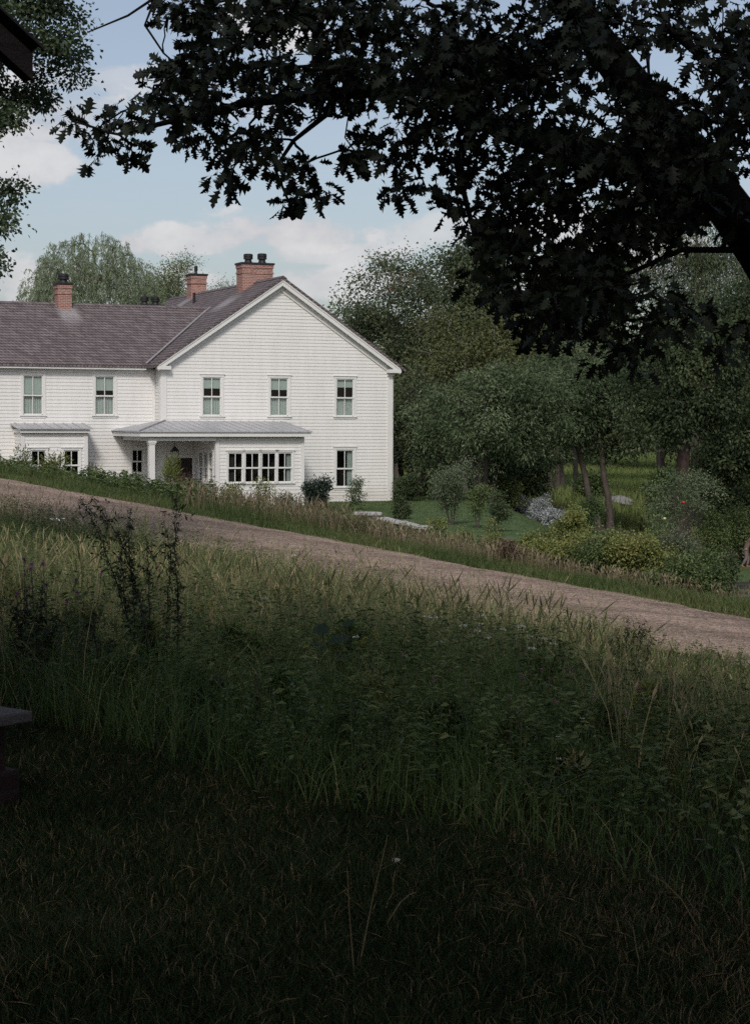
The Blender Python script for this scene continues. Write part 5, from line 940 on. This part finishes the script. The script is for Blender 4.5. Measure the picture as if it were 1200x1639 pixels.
    B('goldenrod_plant', 'feathery weeds at the right corner of the entry bay', 150, 722, 775, 26, 49, ML_YSHRUB, 362, L=.11, Wd=.025, nc=18, lpc=40, low=.2, stems=4, droop=-.15, tint=(.3, .2), cat='plant')
    B('pine_sapling', 'bright green tufted seedling leaning before the porch door', 268, 728, 770, 16, 46, ML_YSHRUB, 363, L=.13, Wd=.012, nc=9, lpc=90, cr=.12, low=.45, stems=1, droop=-.5, tint=(.6, .15), lean=(.12, 0), cat='plant')
    B('mugwort_plant', 'grey-green bushy weed under the sunroom windows', 455, 772, 830, 44, 43, ML_GWILLOW, 364, L=.09, Wd=.025, nc=34, lpc=50, low=.05, stems=7, droop=-.1, tint=(.3, .2), cat='plant')
    B('goldenrod_plant', 'yellow-leaved weed below the left of the sunroom windows', 372, 762, 830, 30, 43, ML_YSHRUB, 365, L=.09, Wd=.03, nc=16, lpc=45, low=.25, stems=4, tint=(.5, .2), cat='plant')
    B('goldenrod_plant', 'yellow-leaved weed below the middle of the sunroom windows', 418, 758, 830, 28, 43.5, ML_YSHRUB, 366, L=.09, Wd=.03, nc=14, lpc=45, low=.3, stems=3, tint=(.45, .2), cat='plant')
    B('dock_plant', 'reddish dried weed stalks before the porch door', 298, 748, 785, 26, 45, ML_RED, 367, L=.05, Wd=.03, nc=20, lpc=40, low=.2, stems=5, tint=(.5, .2), cat='plant')
    B('dock_plant', 'dried brown seed-head stalks standing in front of the yellow-green bushes', 818, 855, 905, 66, 35.4, ML_RED, 368, L=.05, Wd=.035, nc=34, lpc=40, low=.05, stems=9, droop=-.1, tint=(.7, .25), cat='plant')
build_shrubs()
# ------------------------------------------------------------------ the pavilion at the left of the camera
M_OLDWOOD = mat('dark_timber', (.03, .02, .018), (.06, .042, .036), rough=.85, scale=3, detail=8, bump=.4, stretch=(1, 1, 6))
M_CAPST = mat('grey_cap_stone', (.055, .048, .048), (.10, .09, .09), rough=.85, scale=8, bump=.4)
M_DKBRICK = brick_mat('dark_red_brick', (.026, .012, .011, 1), (.036, .017, .015, 1), (.03, .022, .02, 1), .21, .075, .01, None, bump=.5)
M_RUST = mat('dark_sheet_roof', (.035, .026, .025), (.065, .05, .047), rough=.65, scale=2, detail=8, metal=.2)
def build_pavilion():
    Yp = 7.75; c = at(37, 1138, Yp); zg = float(h(c.x, Yp)); A = math.radians(50); P = empty('pavilion', (c.x, Yp, zg), A)
    tag(P, 'dark timber pavilion at the left edge, its roof corner above and stone-capped brick pier below', 'pavilion')
    zc = c.z - zg; loc = lambda px, py, lx, ly: at(px, py, Yp + lx * math.sin(A) + ly * math.cos(A)).z - zg
    b = MB(); b.box((-.62, .05, 0), (-.05, .62, zc - .05)); b.box((-.66, .01, 0), (-.01, .66, .16)); pier = b.build('brick_pier', M_DKBRICK, P, bevel=.006)
    b = MB(); b.box((-.70, -.03, zc - .048), (.03, .70, zc)); b.build('cap_stone', M_CAPST, pier, bevel=.008)
    zb, zt = loc(60, 113, -.1, 0), loc(60, 62, -.1, 0)
    for x in (-.42, -5.6):
        for y in (.36, 4.6):
            b = MB(); b.box((x - .09, y - .09, zc + .002 if (x > -1 and y < 1) else 0), (x + .09, y + .09, zb)); b.build('post', M_OLDWOOD, P, bevel=.006)
    b = MB(); b.box((-6.0, -.02, zb), (-.10, .2, zt)); b.build('beam', M_OLDWOOD, P, bevel=.006)
    b = MB(); b.box((-6.0, 4.5, zb), (-.10, 4.72, zt)); b.build('beam', M_OLDWOOD, P, bevel=.006)
    b = MB(); b.box((-.40, .201, zb), (-.20, 4.499, zt)); b.build('beam', M_OLDWOOD, P, bevel=.006)
    b = MB(); b.box((-5.9, .201, zb), (-5.7, 4.499, zt)); b.build('beam', M_OLDWOOD, P, bevel=.006)
    ze = loc(80, 74, .05, -.06); s = .57; x0, x1, xm = .06, -6.1, -3.02
    r = MB(); n = 84
    for (xa, xb) in ((x0, xm), (x1, xm)):                # corrugated sheets: waves run across the slope
        V = []; q = 150
        for k in range(q + 1):
            y = -.08 + 5.1 * k / q; w = .012 * math.sin(k * math.pi * .5)
            V += [(xa, y, ze + w), (xb, y, ze + s * abs(xb - xa) + w), (xa, y, ze + w - .012), (xb, y, ze + s * abs(xb - xa) + w - .012)]
        F = []
        for k in range(q): a = 4 * k; F += [(a, a + 1, a + 5, a + 4), (a + 2, a + 6, a + 7, a + 3), (a, a + 4, a + 6, a + 2), (a + 1, a + 3, a + 7, a + 5)]
        F += [(0, 2, 3, 1), (4 * q, 4 * q + 1, 4 * q + 3, 4 * q + 2)]
        r.add(V, F)
    r.build('sheet_roof', M_RUST, P)
    rf = MB()
    for y in (-.05, 1.1, 2.3, 3.5, 4.9):
        for xa in (x0 + -.03, x1 + .03):
            e = ze - .03; d = s * abs(xm - xa); rf.hexa([(xa, y, e - .11), (xm, y, e + d - .11), (xm, y + .06, e + d - .11), (xa, y + .06, e - .11)], [(xa, y, e), (xm, y, e + d), (xm, y + .06, e + d), (xa, y + .06, e)])
    rf.build('rafters', M_OLDWOOD, P)
build_pavilion()
# unseen trees added behind the camera to throw shade over the lawn
def build_added_trees():
    for k, (x, y, hh, lab) in enumerate([(-9, -9, 17, 'broad shade tree added out of view behind the pavilion'), (1.5, -15, 20, 'tall shade tree added out of view behind the photographer'), (11, -7, 18, 'tall shade tree added out of view behind the oak')]):
        b = Vector((x, y, float(h(x, y))))
        tree('shade_tree', lab, b, [(0, 0, hh * .6, 6.2, 6.2, hh * .4), (0, 0, hh * .3, 5.6, 5.6, hh * .25)], 200, 110, 1.1, .34, .24, ML_DARK, M_BARKD, .4, 400 + k, bare=.12, twig=.02, shell=.35)
build_added_trees()

# ------------------------------------------------------------------ stone slabs, boulder, bench, person
def build_small():
    M_SLAB = mat('weathered_pale_stone', (.34, .32, .305), (.50, .475, .455), rough=.9, scale=5, detail=8, bump=.6)
    c = above(590, 819, .62, 46, 90); S = empty('stone_wall', c, math.radians(-38)); tag(S, 'low wall of pale weathered stone slabs on the lawn by the house', 'wall')
    k = c.y / F_PX
    b = MB(); b.prism([(-.48, -.26, .50), (.42, -.32, .50), (.50, .1, .50), (.2, .36, .50), (-.45, .3, .50)], (0, 0, .11)); b.build('cap_slab', M_SLAB, S, bevel=.02)
    b = MB(); b.box((.12, -.20, -.3), (.36, .22, .498)); b.build('pier', M_SLAB, S, bevel=.015)
    b = MB(); b.box((-.36, -.14, -.3), (-.2, .2, .498)); b.build('pier', M_SLAB, S, bevel=.015)
    b = MB()
    for i in range(6):
        x = .62 + i * .42; z = .36 - i * .05; b.box((x - .19, -.14 + .03 * math.sin(i * 4), -.8), (x + .21, .18, z))
    b.build('rubble', mat('grey_wall_stone', (.16, .15, .14), (.28, .265, .25), rough=.9, scale=4, bump=.7), S, bevel=.03)
    for (x, l, z, t) in ((.95, .42, .34, -.10), (1.75, .44, .235, -.12), (2.6, .4, .13, -.06)):
        b = MB(); b.prism([(x - l, -.28, z - t * .3), (x + l, -.26, z + t), (x + l * .95, .26, z + t), (x - l * .9, .3, z - t * .3)], (0, 0, .085)); b.build('cap_slab', M_SLAB, S, bevel=.02)
    # boulder under the forked chestnut
    p = ground(985, 808, 60); g = np.random.default_rng(5); bm = bmesh.new(); bmesh.ops.create_icosphere(bm, subdivisions=4, radius=1)
    for v in bm.verts:
        q = v.co.copy(); f = 1 + .16 * math.sin(q.x * 3.1 + 1) * math.cos(q.y * 2.7) + .07 * math.sin(q.z * 7 + q.x * 6) + .03 * math.sin(q.y * 15 + q.x * 11); v.co = Vector((q.x * 1.05 * f, q.y * .7 * f, q.z * .34 * f))
    me = bpy.data.meshes.new('boulder'); bm.to_mesh(me); bm.free()
    for q in me.polygons: q.use_smooth = True
    me.materials.append(mat('grey_boulder_stone', (.16, .155, .15), (.30, .29, .285), rough=.9, scale=4, detail=9, bump=.6)); o = bpy.data.objects.new('boulder', me); COL.objects.link(o); o.location = p + Vector((0, 0, .12)); tag(o, 'flat grey boulder at the foot of the forked chestnut', 'boulder')
    # bench
    M_BENCH = mat('dark_bench_wood', (.02, .018, .018), (.04, .036, .036), rough=.45, spec=.6)
    c = above(1194, 931, .86, 42, 70); Bn = empty('bench', c, math.radians(8)); tag(Bn, 'dark slatted wooden bench on the lower lawn, cut by the right edge', 'bench')
    for y0, y1, n in ((.10, .44, 5),):
        b = MB()
        for i in range(n): y = y0 + (y1 - y0) * i / n; b.box((-.62, y, .42), (.95, y + .055, .45))
        b.build('seat', M_BENCH, Bn)
    b = MB(); b.box((-.62, -.02, .80), (.95, .03, .86)); b.box((-.62, -.02, .68), (.95, .02, .79)); b.box((-.62, -.01, .55), (.95, .02, .60)); b.build('backrest', M_BENCH, Bn)
    for x in (-.55, .88):
        for y in (.0, .40):
            b = MB(); b.box((x - .03, y - .03, 0), (x + .03, y + .03, .66 if y > .1 else .80)); b.build('leg', M_BENCH, Bn)
        b = MB(); b.box((x - .035, .0, .661), (x + .035, .46, .69)); b.build('armrest', M_BENCH, Bn)
    # person walking on the lower lawn, bent forward, facing right
    f = ground(1192, 909, 60); R = empty('person', f, math.radians(6)); tag(R, 'person in a grey-brown coat and trousers stooping forward at the right edge', 'person')
    SK = mat('skin', (.32, .19, .14), (.38, .23, .17), rough=.6); CO = mat('brown_wool_coat', (.12, .085, .07), (.18, .13, .11), rough=.9, scale=9); TR = mat('grey_brown_trousers', (.13, .105, .09), (.19, .155, .135), rough=.9, scale=9); SH = mat('tan_shoe_leather', (.24, .10, .045), (.30, .14, .07), rough=.6); HA = mat('dark_hair', (.018, .011, .010), (.03, .02, .018), rough=.6)
    def skin(name, verts, edges, rad, m, lv=2, root=0):
        me = bpy.data.meshes.new(name); me.from_pydata(verts, edges, []); o = bpy.data.objects.new(name, me); COL.objects.link(o); o.parent = R
        sk = o.modifiers.new('skin', 'SKIN'); sk.use_smooth_shade = True
        for i, r in enumerate(rad): me.skin_vertices[0].data[i].radius = (r, r) if isinstance(r, (int, float)) else r
        me.skin_vertices[0].data[root].use_root = True
        s = o.modifiers.new('sub', 'SUBSURF'); s.levels = lv; s.render_levels = lv; me.materials.append(m); return o
    # bare body: pelvis, spine, neck, head with nose and chin, arms with fingers, legs and feet
    V = [(0, 0, .82), (.06, 0, 1.0), (.16, 0, 1.17), (.25, 0, 1.30), (.31, 0, 1.37), (.36, 0, 1.44), (.385, 0, 1.53), (.36, 0, 1.60),      # 0-7
         (.20, .17, 1.26), (.25, .20, 1.03), (.40, .17, .86), (.46, .15, .82),                                                             # 8-11 far arm
         (.20, -.17, 1.26), (.27, -.21, 1.02), (.43, -.16, .88), (.49, -.14, .85),                                                          # 12-15 near arm
         (.02, .09, .78), (.17, .09, .45), (.10, .09, .09), (.24, .10, .035),                                                                # 16-19 far leg
         (-.02, -.09, .78), (.02, -.09, .44), (-.20, -.09, .12), (-.08, -.10, .05),                                                          # 20-23 near leg
         (.465, 0, 1.525), (.44, 0, 1.47)]
    Ed = [(0, 1), (1, 2), (2, 3), (3, 4), (4, 5), (5, 6), (6, 7), (3, 8), (8, 9), (9, 10), (10, 11), (3, 12), (12, 13), (13, 14), (14, 15), (0, 16), (16, 17), (17, 18), (18, 19), (0, 20), (20, 21), (21, 22), (22, 23), (6, 24), (5, 25)]
    rd = [(.13, .11), (.12, .10), (.14, .11), (.10, .09), .05, .075, .09, .07, .055, .042, .03, .028, .055, .042, .03, .028, .085, .058, .038, .035, .085, .058, .038, .035, .018, .03]
    for (w, s) in ((11, 1), (15, -1)):
        bx, by, bz = V[w]
        for q in range(4):
            i = len(V); V += [(bx + .045, by + (q - 1.5) * .018, bz - .02), (bx + .075 - abs(q - 1.3) * .006, by + (q - 1.5) * .02, bz - .05)]; Ed += [(w, i), (i, i + 1)]; rd += [.009, .008]
        i = len(V); V += [(bx + .02, by + s * .03, bz - .035)]; Ed += [(w, i)]; rd += [.010]
    skin('body', V, Ed, rd, SK)
    skin('coat', [(-.02, 0, .74), (.03, 0, .92), (.12, 0, 1.12), (.215, 0, 1.27), (.27, 0, 1.345), (.20, .185, 1.265), (.245, .215, 1.03), (.38, .18, .875), (.20, -.185, 1.265), (.265, -.225, 1.02), (.405, -.17, .895)], [(0, 1), (1, 2), (2, 3), (3, 4), (3, 5), (5, 6), (6, 7), (3, 8), (8, 9), (9, 10)], [(.17, .13), (.155, .125), (.175, .135), (.13, .11), .07, .075, .06, .048, .075, .06, .048], CO)
    skin('trousers', [(0, 0, .80), (.02, .095, .76), (.17, .095, .45), (.105, .092, .12), (-.02, -.095, .76), (.015, -.095, .44), (-.185, -.092, .15)], [(0, 1), (1, 2), (2, 3), (0, 4), (4, 5), (5, 6)], [(.135, .12), .105, .08, .07, .105, .08, .07], TR)
    for (a, b_) in (((.08, .09, .07), (.27, .10, .035)), ((-.215, -.09, .10), (-.06, -.10, .04))): skin('shoe', [a, tuple((np.array(a) + b_) / 2), b_], [(0, 1), (1, 2)], [.05, .05, .036], SH)
    skin('hair', [(.31, 0, 1.46), (.335, 0, 1.55), (.37, 0, 1.625)], [(0, 1), (1, 2)], [.07, .095, .075], HA)
    q = MB(); q.hexa([(.46, -.22, .55), (.74, -.22, .58), (.74, .2, .58), (.46, .2, .55)], [(.42, -.2, .80), (.70, -.2, .83), (.70, .18, .83), (.42, .18, .80)]); o = q.build('carrier_bag', mat('white_bag', (.7, .69, .66), (.78, .77, .75), rough=.7), None, bevel=.03); o.location = f; tag(o, 'white bag carried in front by the stooping person', 'bag')
build_small()

# ------------------------------------------------------------------ single meadow plants
M_WSTEM = mat('dark_weed_stem', (.012, .013, .008), (.03, .03, .018), rough=.85)
ML_WEED = leaf_mat('dark_weed_leaf', [(0, (.014, .022, .01)), (.5, (.032, .045, .02)), (1, (.06, .075, .032))], trans=.1)
def build_plants():
    g = np.random.default_rng(501)
    def weed(name, label, stems, Y, L, Wd, ml, dens=90, seed=1, spreadl=.07, cat='plant', tint=.5, ms=M_WSTEM, r=.004, group=None, droop=.1):
        gg = np.random.default_rng(seed); b = at(*stems[0][-1], Y); base = Vector((b.x, b.y, float(h(b.x, b.y)))); root = empty(name, base); tag(root, label, cat, group); wood, lf = NB(), NB()
        for s in stems:
            P = np.array([tuple(at(px, py, Y + gg.normal(0, .12))) for px, py in s]) - np.array(base); P[-1, 2] = min(P[-1, 2], .0)
            u = np.linspace(0, 1, len(P)); uu = np.linspace(0, 1, len(P) * 5); Q = np.stack([np.interp(uu, u, P[:, k]) for k in range(3)], 1); Q += gg.normal(0, .004, Q.shape)
            V, F = tube_np(Q, np.linspace(r * .35, r * 1.3, len(Q)), 5); wood.add(V, F, .5)
            ln = np.linalg.norm(np.diff(P, axis=0), axis=1).sum(); n = int(dens * ln); t = gg.random(n) ** 1.1 * .86; i = (t * (len(Q) - 1)).astype(int); C = Q[i] + gg.normal(0, .012, (n, 3))
            for k in range(int(ln * 12)):                     # short side shoots
                j = gg.integers(2, int(len(Q) * .8)); e = Q[j] + unit(gg.normal(0, 1, 3) + [0, 0, .4]) * gg.uniform(.05, spreadl * 2.2); V, F = tube_np([Q[j], e], [r * .3, r * .15], 3); wood.add(V, F, .5)
                m = 6; leaves(lf, Q[j] + (e - Q[j]) * gg.random((m, 1)), gg.normal(0, 1, (m, 3)), L * gg.uniform(.6, 1.1, m), Wd, np.clip(gg.normal(tint, .2, m), 0, 1), gg, droop)
            D = gg.normal(0, 1, (n, 3)); D[:, 2] += .25; sz = .35 + .65 * (t / .86)
            leaves(lf, C, D, L * gg.uniform(.6, 1.15, n) * sz, Wd * sz, np.clip(gg.normal(tint, .2, n), 0, 1), gg, droop)
        wood.build('stem', ms, root); lf.build('foliage', ml, root); return root
    weed('tall_weed', 'tallest dark weed, two stalks leaning left across the gravel road', [[(128, 797), (140, 815), (155, 845), (172, 890), (192, 950), (208, 1010), (225, 1075)], [(146, 795), (165, 820), (190, 858), (208, 905), (222, 960), (235, 1010), (240, 1078)]], 11.2, .045, .011, ML_WEED, 260, 1)
    weed('tall_weed', 'upright dark weed right of the two leaning stalks', [[(284, 790), (282, 830), (280, 880), (284, 940), (286, 1000), (282, 1075)], [(262, 830), (275, 900), (268, 960), (262, 1075)]], 11.0, .045, .011, ML_WEED, 240, 2)
    weed('tall_weed', 'bushy dark weed between the leaning stalks and the upright weed', [[(210, 815), (205, 870), (215, 960), (216, 1085)], [(235, 860), (240, 930), (236, 1085)], [(190, 850), (200, 960), (222, 1085)]], 11.4, .05, .013, ML_WEED, 220, 3, tint=.7)
    weed('tall_weed', 'leafy dark weed clump at the left edge above the brick pier', [[(40, 945), (45, 1000), (50, 1090)], [(70, 935), (62, 1000), (55, 1090)], [(20, 965), (35, 1020), (45, 1090)], [(95, 985), (75, 1040), (58, 1090)]], 10.6, .075, .018, ML_WEED, 170, 4, tint=.6)
    weed('tall_weed', 'low dark leafy weed by the lawn edge below the leaning stalks', [[(150, 990), (155, 1040), (160, 1100)], [(185, 1000), (175, 1050), (165, 1100)], [(120, 1010), (140, 1060), (155, 1100)]], 10.4, .065, .018, ML_WEED, 150, 5, tint=.5)
    weed('dock_plant', 'dark reddish-brown dried stalks right of the middle of the meadow', [[(868, 1022), (872, 1060), (880, 1105)], [(895, 1030), (890, 1060), (885, 1105)], [(882, 1045), (884, 1070), (886, 1105)], [(905, 1038), (898, 1070), (890, 1105)]], 15.0, .035, .016, ML_RED, 200, 6, tint=.15, ms=M_WSTEM)
    weed('dock_plant', 'single dark seed stalk standing against the gravel road', [[(943, 992), (944, 1020), (942, 1060), (940, 1095)]], 15.5, .02, .014, ML_RED, 160, 7, tint=.1, spreadl=.03)
    weed('goldenrod_plant', 'clump of upright yellow-green weeds against the road at the right of the meadow', [[(1005, 990), (1002, 1030), (1000, 1090)], [(1030, 995), (1022, 1040), (1012, 1090)], [(985, 1005), (992, 1040), (998, 1090)], [(1045, 1020), (1030, 1050), (1018, 1090)], [(1015, 1010), (1010, 1050), (1006, 1090)], [(970, 1020), (985, 1050), (996, 1090)]], 15.2, .055, .013, ML_YSHRUB, 190, 8, tint=.35)
    weed('goldenrod_plant', 'yellowish goldenrod clump in the middle of the upper meadow', [[(455, 925), (462, 965), (468, 1010)], [(480, 915), (480, 960), (472, 1010)], [(505, 922), (492, 965), (478, 1010)], [(435, 940), (452, 975), (464, 1010)]], 18.0, .06, .014, ML_YSHRUB, 170, 9, tint=.35)
    weed('goldenrod_plant', 'goldenrod clump with a yellow tinge right of the upright dark weed', [[(330, 945), (335, 985), (345, 1040)], [(355, 948), (355, 990), (350, 1040)], [(310, 958), (325, 1000), (340, 1040)], [(375, 962), (365, 1000), (354, 1040)]], 16.0, .06, .014, ML_YSHRUB, 170, 10, tint=.3)
    weed('thistle_plant', 'dark spiky weed in the middle of the meadow under the broad leaves', [[(520, 1005), (512, 1060), (508, 1120)], [(560, 1030), (540, 1070), (515, 1120)], [(480, 1050), (495, 1085), (505, 1120)], [(590, 1055), (555, 1090), (520, 1120)]], 12.0, .055, .014, ML_WEED, 170, 11, tint=.7)
    # broad-leaved plant: four big leaves
    b = at(528, 1090, 11.8); base = Vector((b.x, b.y, float(h(b.x, b.y)))); R = empty('broadleaf_plant', base); tag(R, 'plant with a few big broad leaves catching light in the mid meadow', 'plant'); wood = NB()
    RND = [(0, 0), (.06, .22), (.2, .36), (.4, .42), (.6, .36), (.8, .22), (.93, .08), (1, 0)]
    for (px, py, sx, d) in ((513, 1003, .13, (-.5, -.5, -.45)), (556, 995, .10, (.9, -.2, .25)), (540, 1020, .15, (.5, -.6, -.1)), (512, 1032, .11, (-.9, -.3, .05)), (548, 1050, .12, (.6, -.5, -.3))):
        p = np.array(at(px, py, 11.8)) - np.array(base); V, F = tube_np([(0, 0, 0), p * [.4, .4, .6], p], [.006, .005, .003], 5); wood.add(V, F, .5)
        lb = NB(); lobed(lb, np.array([p - np.array(d) * sx * .4]), np.array([d], float), np.array([sx]), np.array([.55]), g, RND, np.array([[.1, .4, -1.]])); lb.build('leaf', leaf_mat('broad_leaf', [(0, (.02, .036, .022)), (1, (.03, .052, .034))], rough=.6, spec=.2) if 'broad_leaf' not in bpy.data.materials else bpy.data.materials['broad_leaf'], R)
    wood.build('stem', M_STEM, R)
    # flowers: one of each kind with its parts, then copies
    MW = mat('white_petal', (.55, .56, .5), (.7, .7, .64), rough=.8); MP = mat('pink_petal', (.24, .10, .19), (.34, .16, .28), rough=.8); MYf = mat('yellow_petal', (.24, .19, .03), (.32, .26, .05), rough=.8)
    def proto(kind):
        gg = np.random.default_rng(60 + len(kind)); root = empty(kind + '_wildflower'); st_, hd = NB(), NB()
        tops = [(0, 0, 1.0)] if kind == 'pink' else [(.02, 0, 1.0)]
        for tpx in tops:
            V, F = tube_np([(0, 0, 0), (tpx[0] * .3, tpx[1] * .3, .6), tpx], [.006, .005, .003], 4); st_.add(V, F, .5)
            if kind == 'white':
                n = 26; a = gg.uniform(0, 6.28, n); r = np.sqrt(gg.random(n)) * .034; C = np.array(tpx) + np.stack([r * np.cos(a), r * np.sin(a), .012 - r * .15 + gg.normal(0, .003, n)], 1)
                leaves(hd, C, np.stack([np.cos(a), np.sin(a), gg.uniform(-.2, .2, n)], 1), 0.017, .014, np.full(n, .5), gg, 0)
            elif kind == 'pink':
                n = 34; D = unit(gg.normal(0, 1, (n, 3)) + [0, 0, .5]); leaves(hd, np.tile(np.array(tpx), (n, 1)), D, gg.uniform(.02, .036, n), .010, np.full(n, .5), gg, .1)
            else:
                n = 34; q = gg.random(n); C = np.array(tpx) + np.stack([q * .10 * np.sign(tpx[0]) + gg.normal(0, .015, n), gg.normal(0, .015, n), -.09 * q + .02 + gg.normal(0, .01, n)], 1); leaves(hd, C, gg.normal(0, 1, (n, 3)), .02, .014, np.full(n, .5), gg, 0)
        n = 16; q = gg.random(n) * .8; leaves(st_, np.stack([q * 0, q * 0, q], 1), gg.normal(0, 1, (n, 3)) * [1, 1, .4], .09, .014, np.full(n, .5), gg, .2)
        st_.build('stem', M_STEM, root); hd.build('flower_head', {'white': MW, 'pink': MP, 'yellow': MYf}[kind], root); return root
    sets = [('white', 'white flat-topped wildflower in the patch by the road right of the meadow middle', 'white wildflowers by the road', [(815, 985), (800, 992), (776, 987), (768, 1000), (760, 1012), (830, 1003), (845, 1005), (842, 1019), (865, 1024), (868, 1031), (850, 1035), (790, 1008), (752, 1003), (782, 1022)]),
            ('white', 'white flat-topped wildflower scattered singly through the meadow', 'scattered white wildflowers', [(672, 988), (700, 990), (588, 1019), (440, 958), (472, 889), (930, 1152), (893, 1180), (890, 1215), (710, 1030), (97, 831), (80, 833)]),
            ('pink', 'small pink wildflower in the left of the meadow near the road', 'pink wildflowers at the left', [(40, 897), (60, 903), (79, 902), (61, 911), (40, 915), (64, 939), (75, 938), (141, 915), (116, 928), (3, 916), (119, 949), (30, 950), (95, 962)]),
            ('pink', 'small pink wildflower in the right half of the meadow', 'pink wildflowers at the right', [(862, 1072), (880, 1088), (835, 1087), (842, 1082), (816, 1114), (840, 1117), (882, 1123), (910, 1073), (950, 1116), (980, 1073), (1010, 1098), (1028, 1104), (1006, 1140), (830, 1160), (836, 1138), (650, 1048), (664, 1072), (1188, 1169), (690, 1088), (722, 1070)]),
            ('yellow', 'yellow goldenrod flower spray in the meadow', 'goldenrod sprays', [(600, 1012), (585, 1022), (640, 1020), (1075, 1062), (340, 962), (318, 970), (480, 928), (455, 938), (500, 940), (12, 905)])]
    pr = {}
    for kind, lab, grp, pts in sets:
        for px, py in pts:
            H = HPY(py) * g.uniform(1.15, 1.35); p = above(px, py, H, 5.5)
            if kind not in pr: o = pr[kind] = proto(kind); o.location = p; o.scale = (H, H, H)
            else: o = dup(pr[kind], p, g.uniform(0, 6), H)
            o.rotation_euler = (g.normal(0, .05), g.normal(0, .05), g.uniform(0, 6)); tag(o, lab, 'wildflower', grp)
    # dry stalks lying and standing in the dark grass
    MS = mat('straw', (.13, .10, .045), (.19, .15, .075), rough=.8); i = 0
    for lab, pts in (('long straw stalk leaning right, tallest in the dark lawn', [(575, 1547), (598, 1430), (612, 1375), (620, 1337)]), ('straight straw stalk left of the leaning one', [(567, 1562), (562, 1500), (558, 1445), (557, 1400)]), ('bent straw stalk curving over to the right in the lawn', [(612, 1490), (640, 1445), (655, 1432), (666, 1428)]),
                     ('pale straw stalk slanting in the rough grass at lower right', [(1125, 1500), (1090, 1440), (1062, 1412), (1040, 1400)]), ('short upright straw stub at the lower right edge', [(1188, 1490), (1187, 1465), (1186, 1442)]), ('broken straw stalk near the bottom right corner', [(1027, 1560), (1018, 1520), (1012, 1480)]), ('arched straw stalk at the right of the lawn', [(740, 1395), (725, 1398), (705, 1412), (692, 1425)])):
        P = []
        g0 = ground(*pts[0], 4.0)
        for px, py in pts: P.append(at(px, py, g0.y + .02 * len(P)))
        V, F = tube_np(P, np.linspace(.0028, .0013, len(P)), 5); o = mesh_np('straw_stalk', V, [F], MS); tag(o, lab, 'stalk')
    p = ground(640, 1397, 4); nb = NB(); lobed(nb, np.array([[p.x - .03, p.y, p.z + .05]]), np.array([[1., -.2, -.15]]), np.array([.034]), np.array([.5]), g, RND, np.array([[.2, .5, -1.]])); o = nb.build('white_petal', MW); tag(o, 'pale fallen leaf lying alone on the dark lawn', 'leaf')
build_plants()
